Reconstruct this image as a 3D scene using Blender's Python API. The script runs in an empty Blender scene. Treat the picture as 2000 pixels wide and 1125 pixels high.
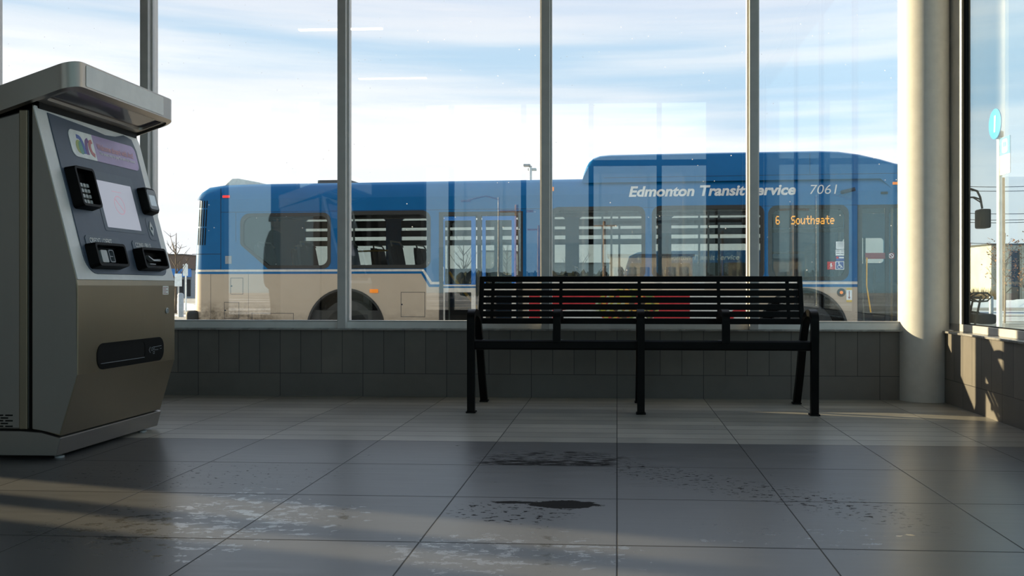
import bpy, bmesh, math, random
from mathutils import Vector, Matrix
from mathutils.geometry import tessellate_polygon
random.seed(7)
SC = bpy.context.scene
COL = SC.collection
R = math.radians

# ------------------------------------------------------------------ camera
F, CX, CY, CAMH = 1800.0, 1095.0, 560.0, 0.784
YAW = math.atan(110 / 1800)
cam_data = bpy.data.cameras.new('view_camera')
cam_data.sensor_width = 36.0
cam_data.lens = F / 2000 * 36.0
cam_data.shift_x = -(CX - 1000) / 2000
cam_data.shift_y = (CY - 562.5) / 2000
cam_data.clip_start = 0.05
cam_data.clip_end = 2000
cam = bpy.data.objects.new('view_camera', cam_data)
COL.objects.link(cam)
cam.location = (0, 0, CAMH)
cam.rotation_euler = (R(90), 0, YAW)
SC.camera = cam

# ------------------------------------------------------------------ view, exposure, bounces
SC.view_settings.view_transform = 'Standard'
SC.view_settings.look = 'None'
SC.view_settings.gamma = 1.0
SC.view_settings.exposure = 0.0
SC.view_settings.use_curve_mapping = False
SC.cycles.max_bounces = 12
SC.cycles.diffuse_bounces = 5
SC.cycles.glossy_bounces = 6
SC.cycles.transparent_max_bounces = 40

# ------------------------------------------------------------------ node helper
class NT:
    def __init__(s, tree):
        s.t = tree; s.n = tree.nodes; s.l = tree.links
    def add(s, typ, ins=None, **props):
        nd = s.n.new(typ)
        for k, v in props.items(): setattr(nd, k, v)
        for k, v in (ins or {}).items(): s.put(nd.inputs[k], v)
        return nd
    def put(s, sock, v):
        if isinstance(v, bpy.types.NodeSocket): s.l.new(v, sock)
        elif isinstance(v, bpy.types.Node): s.l.new(v.outputs[0], sock)
        else:
            if sock.type == 'RGBA' and len(v) == 3: v = (*v, 1)
            sock.default_value = v
    def m(s, op, a, b=0.0, c=0.0, clamp=False):
        nd = s.add('ShaderNodeMath', operation=op, use_clamp=clamp)
        for i, v in enumerate((a, b, c)): s.put(nd.inputs[i], v)
        return nd.outputs[0]
    def mix(s, f, a, b, mode='MIX'):
        nd = s.add('ShaderNodeMix', data_type='RGBA', blend_type=mode)
        s.put(nd.inputs[0], f); s.put(nd.inputs[6], a); s.put(nd.inputs[7], b)
        return nd.outputs[2]
    def ss(s, v, a, b, lo=0.0, hi=1.0):
        nd = s.add('ShaderNodeMapRange', interpolation_type='SMOOTHSTEP')
        for i, x in enumerate((v, a, b, lo, hi)): s.put(nd.inputs[i], x)
        return nd.outputs[0]
    def noise(s, vec, scale=5.0, detail=3.0, rough=0.5):
        nd = s.add('ShaderNodeTexNoise', {'Vector': vec, 'Scale': scale, 'Detail': detail, 'Roughness': rough})
        return nd.outputs[0]
    def mapping(s, vec, scale=(1, 1, 1), loc=(0, 0, 0)):
        return s.add('ShaderNodeMapping', {'Vector': vec, 'Scale': scale, 'Location': loc}).outputs[0]
    def sep(s, vec):
        return s.add('ShaderNodeSeparateXYZ', {0: vec}).outputs
    def comb(s, x, y, z):
        return s.add('ShaderNodeCombineXYZ', {0: x, 1: y, 2: z}).outputs[0]

# ------------------------------------------------------------------ sky
world = bpy.data.worlds.new('sky'); SC.world = world
world.use_nodes = True
w = NT(world.node_tree); w.n.clear()
gen = w.add('ShaderNodeTexCoord').outputs['Generated']
dx, dy, dz = w.sep(gen)
n1 = w.noise(w.mapping(gen, (2.2, 2.2, 22)), 1.6, 4, 0.55)
n2 = w.noise(w.mapping(gen, (1.6, 1.6, 26), (4, 1, 3)), 1.4, 4, 0.5)
edge = w.m('SUBTRACT', 0.172, w.m('MULTIPLY', dx, 0.115))
edge = w.m('ADD', edge, w.m('MULTIPLY', w.m('SUBTRACT', n1, 0.5), 0.07))
blue = w.ss(w.m('SUBTRACT', dz, edge), -0.035, 0.035)
streak = w.ss(n2, 0.36, 0.70)
hi = w.ss(dz, 0.235, 0.30)
bl = w.mix(streak, (0.55, 0.76, 0.95), (0.86, 0.94, 1.02))
bl = w.mix(hi, bl, w.mix(streak, (0.68, 0.80, 0.96), (0.88, 0.92, 1.0)))
low = w.mix(w.ss(n1, 0.35, 0.7), (1.02, 1.05, 1.08), (1.14, 1.14, 1.14))
c = w.mix(blue, low, bl)
c = w.mix(w.ss(dz, 0.34, 0.75), c, (0.62, 0.72, 0.90))
back = w.mix(w.ss(dz, 0.05, 0.5), (0.62, 0.87, 0.93), (0.58, 0.74, 0.90))
c = w.mix(w.ss(dy, 0.15, -0.25), c, back)
c = w.mix(w.ss(dz, 0.0, -0.03), c, (0.25, 0.24, 0.22))
bg = w.add('ShaderNodeBackground', {'Color': c, 'Strength': 1.16})
w.l.new(bg.outputs[0], w.add('ShaderNodeOutputWorld').inputs[0])

# ------------------------------------------------------------------ sun: low, from the left, just outside the glass wall
SUN_AZ, SUN_EL = R(15.7), R(12.4)
sd = bpy.data.lights.new('sun', 'SUN'); sd.energy = 17.0; sd.angle = R(0.6); sd.color = (1.0, 0.83, 0.51)
sun = bpy.data.objects.new('sun', sd); COL.objects.link(sun)
sdir = Vector((math.cos(SUN_AZ) * math.cos(SUN_EL), -math.sin(SUN_AZ) * math.cos(SUN_EL), -math.sin(SUN_EL)))
sun.rotation_euler = sdir.to_track_quat('-Z', 'Y').to_euler()
sun.location = (-20, 12, 9)

# ------------------------------------------------------------------ materials
MATS = {}
def principled(name, color, rough=0.5, metal=0.0, emit=None, estr=0.0, coat=0.0, spec=0.5):
    m = bpy.data.materials.new(name); m.use_nodes = True
    t = NT(m.node_tree); b = t.n['Principled BSDF']
    b.inputs['Base Color'].default_value = (*color, 1); b.inputs['Roughness'].default_value = rough
    b.inputs['Metallic'].default_value = metal; b.inputs['Specular IOR Level'].default_value = spec
    b.inputs['Coat Weight'].default_value = coat; b.inputs['Coat Roughness'].default_value = 0.06
    if emit: b.inputs['Emission Color'].default_value = (*emit, 1); b.inputs['Emission Strength'].default_value = estr
    MATS[name] = m
    return m, t, b
def P(name, color, rough=0.5, metal=0.0, vary=0.12, scale=9.0, **k):
    """plain paint / plastic with a little procedural unevenness"""
    m, t, b = principled(name, color, rough, metal, **k)
    co = t.add('ShaderNodeTexCoord').outputs['Object']
    n = t.noise(co, scale, 4, 0.6)
    t.put(b.inputs['Base Color'], t.mix(t.ss(n, 0.3, 0.7), tuple(x * (1 - vary) for x in color), tuple(min(1, x * (1 + vary)) for x in color)))
    t.put(b.inputs['Roughness'], t.m('ADD', rough, t.m('MULTIPLY', t.m('SUBTRACT', n, 0.5), 0.15), clamp=True))
    return m
def glass(name, tint, f0, dust=0.0):
    m = bpy.data.materials.new(name); m.use_nodes = True
    t = NT(m.node_tree); t.n.clear()
    fac = t.add('ShaderNodeLayerWeight', {'Blend': 0.5}).outputs['Facing']
    fr = t.m('ADD', f0, t.m('MULTIPLY', t.m('POWER', fac, 5.0), 1 - f0))
    tr = t.add('ShaderNodeBsdfTransparent', {'Color': tint})
    gl = t.add('ShaderNodeBsdfGlossy', {'Color': (1, 1, 1), 'Roughness': 0.0})
    mx = t.add('ShaderNodeMixShader', {0: fr, 1: tr.outputs[0], 2: gl.outputs[0]})
    if dust:
        co = t.add('ShaderNodeTexCoord').outputs['Object']
        v = t.add('ShaderNodeTexVoronoi', {'Vector': co, 'Scale': 26.0})
        rn = t.sep(v.outputs['Color'])[0]
        sz = t.m('MULTIPLY', t.m('POWER', rn, 6.0), dust)
        spot = t.m('LESS_THAN', v.outputs['Distance'], sz)
        spot = t.m('MULTIPLY', spot, t.ss(t.noise(co, 1.1, 3, 0.5), 0.42, 0.60))
        df = t.add('ShaderNodeBsdfTranslucent', {'Color': (0.8, 0.8, 0.8, 1)})
        mx = t.add('ShaderNodeMixShader', {0: t.m('MULTIPLY', spot, 0.75), 1: mx.outputs[0], 2: df.outputs[0]})
    t.l.new(mx.outputs[0], t.add('ShaderNodeOutputMaterial').inputs[0])
    MATS[name] = m
    return m
def steel(name, color, rough, axis=2):
    m, t, b = principled(name, color, rough, 0.92)
    co = t.add('ShaderNodeTexCoord').outputs['Object']
    sc = [90, 90, 90]; sc[axis] = 1.5
    n = t.noise(t.mapping(co, tuple(sc)), 1.0, 3, 0.6)
    n2 = t.noise(co, 3.0, 4, 0.6)
    t.put(b.inputs['Roughness'], t.m('ADD', rough - 0.08, t.m('MULTIPLY', t.m('ADD', n, n2), 0.10), clamp=True))
    t.put(b.inputs['Base Color'], t.mix(n2, tuple(x * 0.82 for x in color), color))
    bp = t.add('ShaderNodeBump', {'Height': n, 'Strength': 0.05, 'Distance': 0.002})
    t.put(b.inputs['Normal'], bp.outputs[0])
    return m

# ---- floor: large dark tiles near the camera, a band of narrow planks along the window wall
def floor_material():
    m, t, b = principled('floor_tile', (0.1, 0.1, 0.1), 0.4)
    co = t.add('ShaderNodeTexCoord').outputs['Object']
    x, y, z = t.sep(co)
    W = 0.606; Y0 = 4.634
    plank = t.m('GREATER_THAN', y, Y0)
    def grid(v, o, p):     # distance to the nearest line, in metres
        q = t.m('DIVIDE', t.m('SUBTRACT', v, o), p)
        fr = t.m('FRACT', q)
        return t.m('MULTIPLY', t.m('MINIMUM', fr, t.m('SUBTRACT', 1.0, fr)), p), t.m('FLOOR', q)
    gx, ix = grid(x, 0.0, W)
    gyt, iyt = grid(y, Y0, 0.612)
    gyp, iyp = grid(y, Y0, 0.1545)
    gy = t.m('ADD', t.m('MULTIPLY', plank, gyp), t.m('MULTIPLY', t.m('SUBTRACT', 1.0, plank), gyt))
    iy = t.m('ADD', t.m('MULTIPLY', plank, iyp), t.m('MULTIPLY', t.m('SUBTRACT', 1.0, plank), iyt))
    grout = t.m('MAXIMUM', t.ss(gx, 0.0013, 0.0034, 1, 0), t.ss(gy, 0.0018, 0.0046, 1, 0))
    rnd = t.add('ShaderNodeTexWhiteNoise', {'Vector': t.comb(ix, iy, plank)}, noise_dimensions='3D').outputs[0]
    n = t.noise(t.mapping(co, (0.9, 13.0, 1.0)), 3.0, 6, 0.62)
    n_ = t.noise(co, 2.3, 3, 0.5)
    dark = t.mix(n, (0.074, 0.073, 0.074), (0.134, 0.132, 0.133))
    lite = t.mix(n, (0.34, 0.32, 0.28), (0.52, 0.49, 0.43))
    base = t.mix(plank, dark, lite)
    base = t.mix(t.ss(rnd, 0, 1, 0, 0.30), base, (0.06, 0.06, 0.06))
    base = t.mix(t.ss(n_, 0.35, 0.65, 0.0, 0.18), base, (0.05, 0.05, 0.05))
    # thin wet film left by melted snow: ragged glossy flakes
    # dark wet stains
    def ell(cx, cy, rx, ry):
        a = t.m('POWER', t.m('DIVIDE', t.m('SUBTRACT', x, cx), rx), 2.0)
        c_ = t.m('POWER', t.m('DIVIDE', t.m('SUBTRACT', y, cy), ry), 2.0)
        return t.m('SQRT', t.m('ADD', a, c_))
    ns = t.noise(t.mapping(co, (8.0, 13.0, 1.0)), 1.7, 9, 0.70)
    nw = t.m('MULTIPLY', t.m('SUBTRACT', t.noise(co, 2.6, 3, 0.5), 0.5), 1.3)
    r1 = t.ss(t.m('ADD', ell(-1.38, 3.0, 0.62, 0.55), nw), 1.1, 0.5)
    r2 = t.ss(t.m('ADD', ell(-0.30, 2.70, 0.50, 0.30), nw), 1.1, 0.5)
    r3 = t.ss(t.m('ADD', ell(0.55, 2.95, 0.65, 0.22), nw), 1.1, 0.4, 0, 0.6)
    region = t.m('MAXIMUM', t.m('MAXIMUM', r1, r2), r3)
    thr = t.m('SUBTRACT', 0.68, t.m('MULTIPLY', region, 0.15))
    salt = t.ss(t.m('SUBTRACT', ns, thr), 0.0, 0.02)
    base = t.mix(t.m('MULTIPLY', salt, 0.25), base, (0.055, 0.05, 0.04))
    rag = t.noise(t.mapping(co, (9.0, 14.0, 1.0)), 2.0, 6, 0.65)
    ragx = t.noise(t.mapping(co, (6.0, 30.0, 1.0)), 2.0, 6, 0.62)
    wob = t.m('MULTIPLY', t.m('SUBTRACT', rag, 0.5), 1.1)
    puddle = t.ss(t.m('ADD', ell(-0.185, 3.312, 0.128, 0.062), wob), 0.93, 1.0, 1, 0)
    tail = t.ss(t.m('ADD', ell(-0.37, 3.335, 0.085, 0.022), wob), 0.85, 0.95, 1, 0)
    rag2 = t.noise(t.mapping(co, (16.0, 26.0, 1.0)), 2.0, 4, 0.55)
    specks = t.m('MULTIPLY', t.ss(rag2, 0.585, 0.605), t.ss(ell(-0.36, 3.20, 0.26, 0.20), 0.7, 1.0, 1, 0))
    smear = t.m('MULTIPLY', t.ss(ragx, 0.50, 0.55), t.ss(ell(-0.28, 4.20, 0.36, 0.20), 0.8, 1.1, 1, 0))
    smear = t.m('MULTIPLY', smear, t.m('GREATER_THAN', y, 4.032))
    smear3 = t.m('MULTIPLY', t.ss(ragx, 0.40, 0.48), t.ss(ell(-0.31, 4.075, 0.34, 0.085), 0.8, 1.1, 1, 0))
    smear3 = t.m('MULTIPLY', smear3, t.m('GREATER_THAN', y, 4.03))
    d2 = t.m('ABSOLUTE', t.m('SUBTRACT', y, t.m('SUBTRACT', 4.03, t.m('MULTIPLY', x, 0.84))))
    trail = t.m('MULTIPLY', t.ss(rag2, 0.585, 0.605), t.m('MULTIPLY', t.ss(d2, 0.28, 0.08), t.m('MULTIPLY', t.ss(x, -0.1, 0.05), t.ss(x, 1.15, 0.8))))
    left = t.m('MULTIPLY', t.ss(rag2, 0.64, 0.66), t.ss(ell(-1.75, 3.75, 0.75, 0.35), 0.5, 1.0, 1, 0))
    stain = t.m('MAXIMUM', t.m('MAXIMUM', puddle, tail), t.m('MAXIMUM', t.m('MAXIMUM', specks, smear), t.m('MAXIMUM', t.m('MAXIMUM', trail, smear3), left)))
    base = t.mix(t.m('MULTIPLY', stain, 0.93), base, (0.012, 0.010, 0.009))
    base = t.mix(t.m('MULTIPLY', grout, 0.85), base, (0.022, 0.021, 0.020))
    t.put(b.inputs['Base Color'], base)
    rg = t.m('ADD', 0.24, t.m('MULTIPLY', n, 0.16))
    rg = t.m('ADD', rg, t.m('MULTIPLY', stain, 0.25), clamp=True)
    rg = t.m('SUBTRACT', rg, t.m('MULTIPLY', salt, 0.19), clamp=True)
    t.put(b.inputs['Roughness'], rg)
    t.put(b.inputs['Specular IOR Level'], t.m('SUBTRACT', 0.5, t.m('MULTIPLY', t.m('MAXIMUM', stain, grout), 0.48)))
    bp = t.add('ShaderNodeBump', {'Height': t.m('SUBTRACT', t.m('MULTIPLY', n, 0.2), grout), 'Strength': 0.35, 'Distance': 0.002})
    t.put(b.inputs['Normal'], bp.outputs[0])
    return m

def wall_tile(name, axis):
    """porcelain tiles: a long base row, narrow upright tiles above"""
    m, t, b = principled(name, (0.06, 0.058, 0.055), 0.5)
    co = t.add('ShaderNodeTexCoord').outputs['Object']
    s = t.sep(co); u = s[axis]; z = s[2]
    up = t.m('GREATER_THAN', z, 0.162)
    per = t.m('ADD', 0.606, t.m('MULTIPLY', up, 0.1515 - 0.606))
    q = t.m('DIVIDE', t.m('ADD', u, 60.6), per)
    fr = t.m('FRACT', q)
    g = t.m('MULTIPLY', t.m('MINIMUM', fr, t.m('SUBTRACT', 1.0, fr)), per)
    gz = t.m('ABSOLUTE', t.m('SUBTRACT', z, 0.162))
    grout = t.m('MAXIMUM', t.ss(g, 0.001, 0.003, 1, 0), t.ss(gz, 0.001, 0.003, 1, 0))
    rnd = t.add('ShaderNodeTexWhiteNoise', {'Vector': t.comb(t.m('FLOOR', q), up, 0.0)}, noise_dimensions='3D').outputs[0]
    n = t.noise(t.mapping(co, (3, 3, 3)), 2.0, 6, 0.6)
    base = t.mix(n, (0.150, 0.134, 0.118), (0.230, 0.207, 0.182))
    base = t.mix(t.m('MULTIPLY', rnd, 0.45), base, (0.105, 0.101, 0.098))
    base = t.mix(t.m('MULTIPLY', grout, 0.85), base, (0.012, 0.012, 0.012))
    t.put(b.inputs['Base Color'], base)
    bp = t.add('ShaderNodeBump', {'Height': t.m('SUBTRACT', t.m('MULTIPLY', n, 0.15), grout), 'Strength': 0.4, 'Distance': 0.002})
    t.put(b.inputs['Normal'], bp.outputs[0])
    return m

floor_material(); wall_tile('tile_front', 0); wall_tile('tile_side', 1)
P('white_column', (0.67, 0.66, 0.64), 0.55, scale=14, vary=0.04)
P('plaster', (0.30, 0.29, 0.28), 0.8)
P('dark_plaster', (0.075, 0.070, 0.064), 0.8)
P('ceiling_paint', (0.27, 0.25, 0.23), 0.8)
P('alu', (0.56, 0.55, 0.54), 0.45, 0.08, vary=0.05)
P('ledge_stone', (0.30, 0.29, 0.28), 0.28, vary=0.2)
P('alu_rail', (0.85, 0.84, 0.82), 0.45, 0.05, vary=0.04)  # paler copy of alu; at the corner jamb it replaces bounced light
P('gasket', (0.006, 0.006, 0.006), 0.6, spec=0.15)
glass('pane_clear', (0.985, 0.99, 0.99, 1), 0.082, 0.13)
glass('pane_grey', (0.85, 0.85, 0.85, 1), 0.05)
glass('pane_side', (0.80, 0.865, 0.87, 1), 0.05)
P('bench_black', (0.0045, 0.0043, 0.0042), 0.45, vary=0.2, spec=0.12)
steel('steel_face', (0.31, 0.262, 0.19), 0.38)
steel('steel_side', (0.36, 0.335, 0.31), 0.42)
steel('steel_hood', (0.36, 0.32, 0.285), 0.30, axis=1)
P('bezel_grey', (0.80, 0.79, 0.78), 0.42, 0.05, vary=0.05)
P('panel_slate', (0.080, 0.105, 0.150), 0.45, vary=0.08)
P('panel_slate_light', (0.095, 0.125, 0.165), 0.45, vary=0.08)
P('black_plastic', (0.004, 0.004, 0.004), 0.5, vary=0.2, spec=0.12)
P('grey_plastic', (0.22, 0.23, 0.25), 0.4)
P('key_white', (0.55, 0.56, 0.56), 0.4)
P('banner_white', (0.88, 0.89, 0.87), 0.35)
P('banner_purple', (0.50, 0.37, 0.62), 0.35, vary=0.16, scale=3)
P('ink_pink', (0.75, 0.42, 0.48), 0.5); P('ink_white', (0.85, 0.85, 0.85), 0.5)
P('logo_blue', (0.10, 0.16, 0.48), 0.4); P('logo_green', (0.14, 0.36, 0.28), 0.4); P('logo_lime', (0.45, 0.50, 0.14), 0.4)
P('logo_violet', (0.21, 0.09, 0.28), 0.4); P('logo_red', (0.62, 0.20, 0.20), 0.4)
principled('screen_glow', (0.10, 0.10, 0.12), 0.25, emit=(0.50, 0.53, 0.62), estr=0.55)
principled('screen_pink', (0.3, 0.15, 0.2), 0.25, emit=(0.55, 0.35, 0.42), estr=0.55)
principled('reader_glow', (0.10, 0.12, 0.14), 0.25, emit=(0.40, 0.50, 0.56), estr=0.5)
principled('lamp_glow', (0.8, 0.8, 0.8), 0.4, emit=(1.0, 0.96, 0.88), estr=6.0)
P('lens_dark', (0.06, 0.055, 0.075), 0.12)
P('bus_blue', (0.0006, 0.112, 0.30), 0.35, vary=0.06, scale=2, coat=0.12, spec=0.2)
P('bus_blue_light', (0.01, 0.16, 0.52), 0.30, vary=0.06, coat=0.6)
P('bus_seam', (0.004, 0.012, 0.03), 0.6)
P('bus_roof', (0.30, 0.30, 0.36), 0.5)
P('bus_white', (0.66, 0.60, 0.53), 0.45)
P('bus_letter', (0.72, 0.69, 0.66), 0.5)
P('rubber', (0.022, 0.020, 0.017), 0.65)
P('tyre', (0.030, 0.028, 0.025), 0.8, vary=0.35)
P('hub', (0.16, 0.15, 0.13), 0.55, 0.4)
P('bus_inside', (0.03, 0.029, 0.026), 0.7)
P('bus_ceiling', (0.07, 0.068, 0.06), 0.7)
P('seat_cloth', (0.035, 0.042, 0.055), 0.8)
P('rail_yellow', (0.75, 0.38, 0.02), 0.4)
P('rail_grey', (0.35, 0.35, 0.34), 0.35, 0.5)
glass('bus_glass', (0.72, 0.75, 0.73, 1), 0.03)
principled('amber_lamp', (0.6, 0.18, 0.02), 0.3, emit=(1.0, 0.28, 0.02), estr=0.5)
principled('red_lamp', (0.5, 0.02, 0.02), 0.3, emit=(1.0, 0.04, 0.03), estr=0.9)
principled('led_amber', (0.3, 0.12, 0.01), 0.4, emit=(1.0, 0.42, 0.03), estr=2.2)
P('sign_red', (0.62, 0.035, 0.03), 0.45); P('sign_blue', (0.05, 0.09, 0.33), 0.45); P('sign_yellow', (0.75, 0.48, 0.04), 0.45)
P('sign_maroon', (0.24, 0.05, 0.05), 0.5); P('sign_sky', (0.10, 0.38, 0.70), 0.4)
P('ad_red', (0.55, 0.022, 0.03), 0.45); P('ad_white', (0.66, 0.62, 0.57), 0.45)
P('concrete', (0.42, 0.40, 0.37), 0.85, vary=0.2, scale=2)
P('snow', (0.82, 0.83, 0.86), 0.8, vary=0.06)
P('tan_clad', (0.58, 0.52, 0.42), 0.7, scale=0.7); P('white_clad', (0.70, 0.66, 0.60), 0.7, scale=0.6)
P('grey_clad', (0.28, 0.29, 0.31), 0.7); P('brown_brick', (0.16, 0.11, 0.085), 0.85); P('dark_open', (0.035, 0.03, 0.03), 0.8)
P('blue_awning', (0.04, 0.20, 0.55), 0.6); P('roof_dark', (0.08, 0.075, 0.07), 0.8)
P('wood_pole', (0.30, 0.20, 0.13), 0.85, vary=0.3, scale=4); P('bark', (0.12, 0.085, 0.06), 0.9)
P('dead_leaf', (0.30, 0.14, 0.06), 0.8); P('dry_grass', (0.42, 0.27, 0.11), 0.9, vary=0.4, scale=5)
P('galv', (0.42, 0.43, 0.44), 0.45, 0.5); P('cable', (0.05, 0.05, 0.055), 0.6); P('hedge', (0.035, 0.045, 0.022), 0.9, vary=0.4)
P('lift_blue', (0.05, 0.22, 0.55), 0.5); P('skin', (0.50, 0.30, 0.22), 0.5); P('coat_black', (0.014, 0.014, 0.016), 0.85)
P('trouser', (0.025, 0.027, 0.035), 0.85); P('hair', (0.02, 0.014, 0.01), 0.6); P('stop_red', (0.6, 0.03, 0.06), 0.5)

def dirty_beige():
    m, t, b = principled('bus_beige', (0.55, 0.49, 0.42), 0.55)
    co = t.add('ShaderNodeTexCoord').outputs['Object']
    x, y, z = t.sep(co)
    n = t.noise(t.mapping(co, (2.0, 2.0, 3.5)), 1.6, 7, 0.65)
    n2 = t.noise(co, 26.0, 4, 0.7)
    mud = t.m('MULTIPLY', t.ss(z, 1.02, 0.70), t.ss(x, 1.75, 0.95))
    mud = t.m('ADD', mud, t.ss(z, 0.95, 0.45, 0, 0.5), clamp=True)
    mud = t.m('MULTIPLY', mud, t.ss(t.m('ADD', n, t.m('MULTIPLY', n2, 0.35)), 0.45, 0.85))
    c = t.mix(n, (0.60, 0.47, 0.35), (0.51, 0.39, 0.28))
    c = t.mix(mud, c, (0.11, 0.075, 0.045))
    t.put(b.inputs['Base Color'], c)
dirty_beige()

def food_material():
    m, t, b = principled('ad_food', (0.4, 0.3, 0.1), 0.5)
    co = t.add('ShaderNodeTexCoord').outputs['Object']
    v = t.add('ShaderNodeTexVoronoi', {'Vector': co, 'Scale': 17.0})
    r = t.add('ShaderNodeValToRGB', {0: t.sep(v.outputs['Color'])[0]})
    r.color_ramp.interpolation = 'CONSTANT'
    cols = [(0.0, (0.55, 0.04, 0.03)), (0.2, (0.45, 0.38, 0.05)), (0.4, (0.16, 0.20, 0.05)), (0.55, (0.7, 0.33, 0.05)), (0.72, (0.5, 0.5, 0.32)), (0.86, (0.08, 0.05, 0.03))]
    while len(r.color_ramp.elements) < len(cols): r.color_ramp.elements.new(0.5)
    for e, (p_, c_) in zip(r.color_ramp.elements, cols): e.position = p_; e.color = (*c_, 1)
    t.put(b.inputs['Base Color'], r.outputs[0])
food_material()

def asphalt():
    m, t, b = principled('asphalt', (0.15, 0.15, 0.15), 0.85)
    co = t.add('ShaderNodeTexCoord').outputs['Object']
    n = t.noise(co, 0.35, 6, 0.6); n2 = t.noise(co, 30.0, 3, 0.6)
    x, y, z = t.sep(co)
    c = t.mix(n2, (0.12, 0.115, 0.11), (0.26, 0.25, 0.24))
    c = t.mix(t.ss(n, 0.42, 0.6, 0, 0.75), c, (0.50, 0.47, 0.43))
    c = t.mix(t.ss(t.noise(t.mapping(co, (0.06, 0.25, 1)), 1.0, 5, 0.6), 0.52, 0.60, 0, 0.85), c, (0.75, 0.75, 0.77))
    t.put(b.inputs['Base Color'], c)
asphalt()

# ------------------------------------------------------------------ mesh helpers
class MB:
    """collects shapes and links them as ONE mesh object"""
    def __init__(s): s.bm = bmesh.new(); s.mi = 0
    def poly(s, pts):
        f = s.bm.faces.new([s.bm.verts.new(p) for p in pts]); f.material_index = s.mi; return f
    def box(s, x0, x1, y0, y1, z0, z1, bev=0.0, seg=2, mat=None):
        tb = bmesh.new()
        bmesh.ops.create_cube(tb, size=1.0)
        for v in tb.verts:
            v.co = Vector(((x0 + x1) / 2 + v.co.x * (x1 - x0), (y0 + y1) / 2 + v.co.y * (y1 - y0), (z0 + z1) / 2 + v.co.z * (z1 - z0)))
        if bev > 0: bmesh.ops.bevel(tb, geom=tb.edges[:], offset=bev, segments=seg, profile=0.6, affect='EDGES')
        s.merge(tb, mat); return s
    def merge(s, tb, mat=None):
        tb.verts.index_update()
        vs = [s.bm.verts.new(mat @ v.co if mat else v.co) for v in tb.verts]
        for f in tb.faces:
            try: nf = s.bm.faces.new([vs[v.index] for v in f.verts]); nf.material_index = s.mi
            except ValueError: pass
        tb.free()
    def plate(s, outer, holes, fn, d0, d1):
        """flat outline with holes, given thickness from d0 to d1; fn(a, b, d) -> point"""
        loops = [outer] + list(holes)
        flat = [p for l in loops for p in l]
        tris = tessellate_polygon([[Vector((p[0], p[1], 0)) for p in l] for l in loops])
        A = [s.bm.verts.new(fn(p[0], p[1], d0)) for p in flat]
        Bv = [s.bm.verts.new(fn(p[0], p[1], d1)) for p in flat]
        for t in tris:
            for V, o in ((A, 1), (Bv, -1)):
                try: f = s.bm.faces.new([V[i] for i in t][::o]); f.material_index = s.mi
                except ValueError: pass
        k = 0
        for l in loops:
            n = len(l)
            for i in range(n):
                j = (i + 1) % n
                f = s.bm.faces.new([A[k + i], A[k + j], Bv[k + j], Bv[k + i]]); f.material_index = s.mi
            k += n
        return s
    def grid(s, rows, close_u=False, close_v=False, cap=False):
        vs = [[s.bm.verts.new(p) for p in r] for r in rows]
        nu, nv = len(vs), len(vs[0])
        for i in range(nu if close_u else nu - 1):
            for j in range(nv if close_v else nv - 1):
                f = s.bm.faces.new([vs[i][j], vs[i][(j + 1) % nv], vs[(i + 1) % nu][(j + 1) % nv], vs[(i + 1) % nu][j]]); f.material_index = s.mi
        if cap:
            for r in (vs[0][::-1], vs[-1]):
                f = s.bm.faces.new(r); f.material_index = s.mi
        return s
    def tube(s, pts, r, n=10, r_end=None):
        pts = [Vector(p) for p in pts]; rows = []
        up0 = None
        for i, p in enumerate(pts):
            d = (pts[min(i + 1, len(pts) - 1)] - pts[max(i - 1, 0)]).normalized()
            if up0 is None: up0 = Vector((0, 0, 1)) if abs(d.z) < 0.9 else Vector((1, 0, 0))
            a = d.cross(up0)
            if a.length < 1e-4: a = d.cross(Vector((0, 1, 0)))
            a.normalize(); b_ = a.cross(d).normalized(); up0 = b_
            rr = r if r_end is None else r + (r_end - r) * i / (len(pts) - 1)
            rows.append([p + a * rr * math.cos(2 * math.pi * k / n) + b_ * rr * math.sin(2 * math.pi * k / n) for k in range(n)])
        return s.grid(rows, close_v=True, cap=True)
    def lathe(s, prof, origin, axis='z', n=40):
        rows = []
        for r, h in prof:
            row = []
            for k in range(n):
                a = 2 * math.pi * k / n
                if axis == 'z': p = (origin[0] + r * math.cos(a), origin[1] + r * math.sin(a), origin[2] + h)
                else: p = (origin[0] + r * math.cos(a), origin[1] + h, origin[2] + r * math.sin(a))
                row.append(p)
            rows.append(row)
        return s.grid(rows, close_v=True, cap=True)
    def build(s, name, mat, parent=None, smooth=False, bevel=0.0, loc=None):
        bmesh.ops.remove_doubles(s.bm, verts=s.bm.verts[:], dist=1e-5)
        bmesh.ops.recalc_face_normals(s.bm, faces=s.bm.faces[:])
        me = bpy.data.meshes.new(name); s.bm.to_mesh(me); s.bm.free()
        for m in (mat if isinstance(mat, (list, tuple)) else [mat]): me.materials.append(MATS[m])
        o = bpy.data.objects.new(name, me); COL.objects.link(o)
        if parent: o.parent = parent
        if loc: o.location = loc
        if smooth:
            for p_ in me.polygons: p_.use_smooth = True
            md = o.modifiers.new('edges', 'EDGE_SPLIT'); md.split_angle = R(38)
        if bevel > 0:
            bv = o.modifiers.new('bevel', 'BEVEL'); bv.width = bevel; bv.segments = 2; bv.limit_method = 'ANGLE'
        return o

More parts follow.
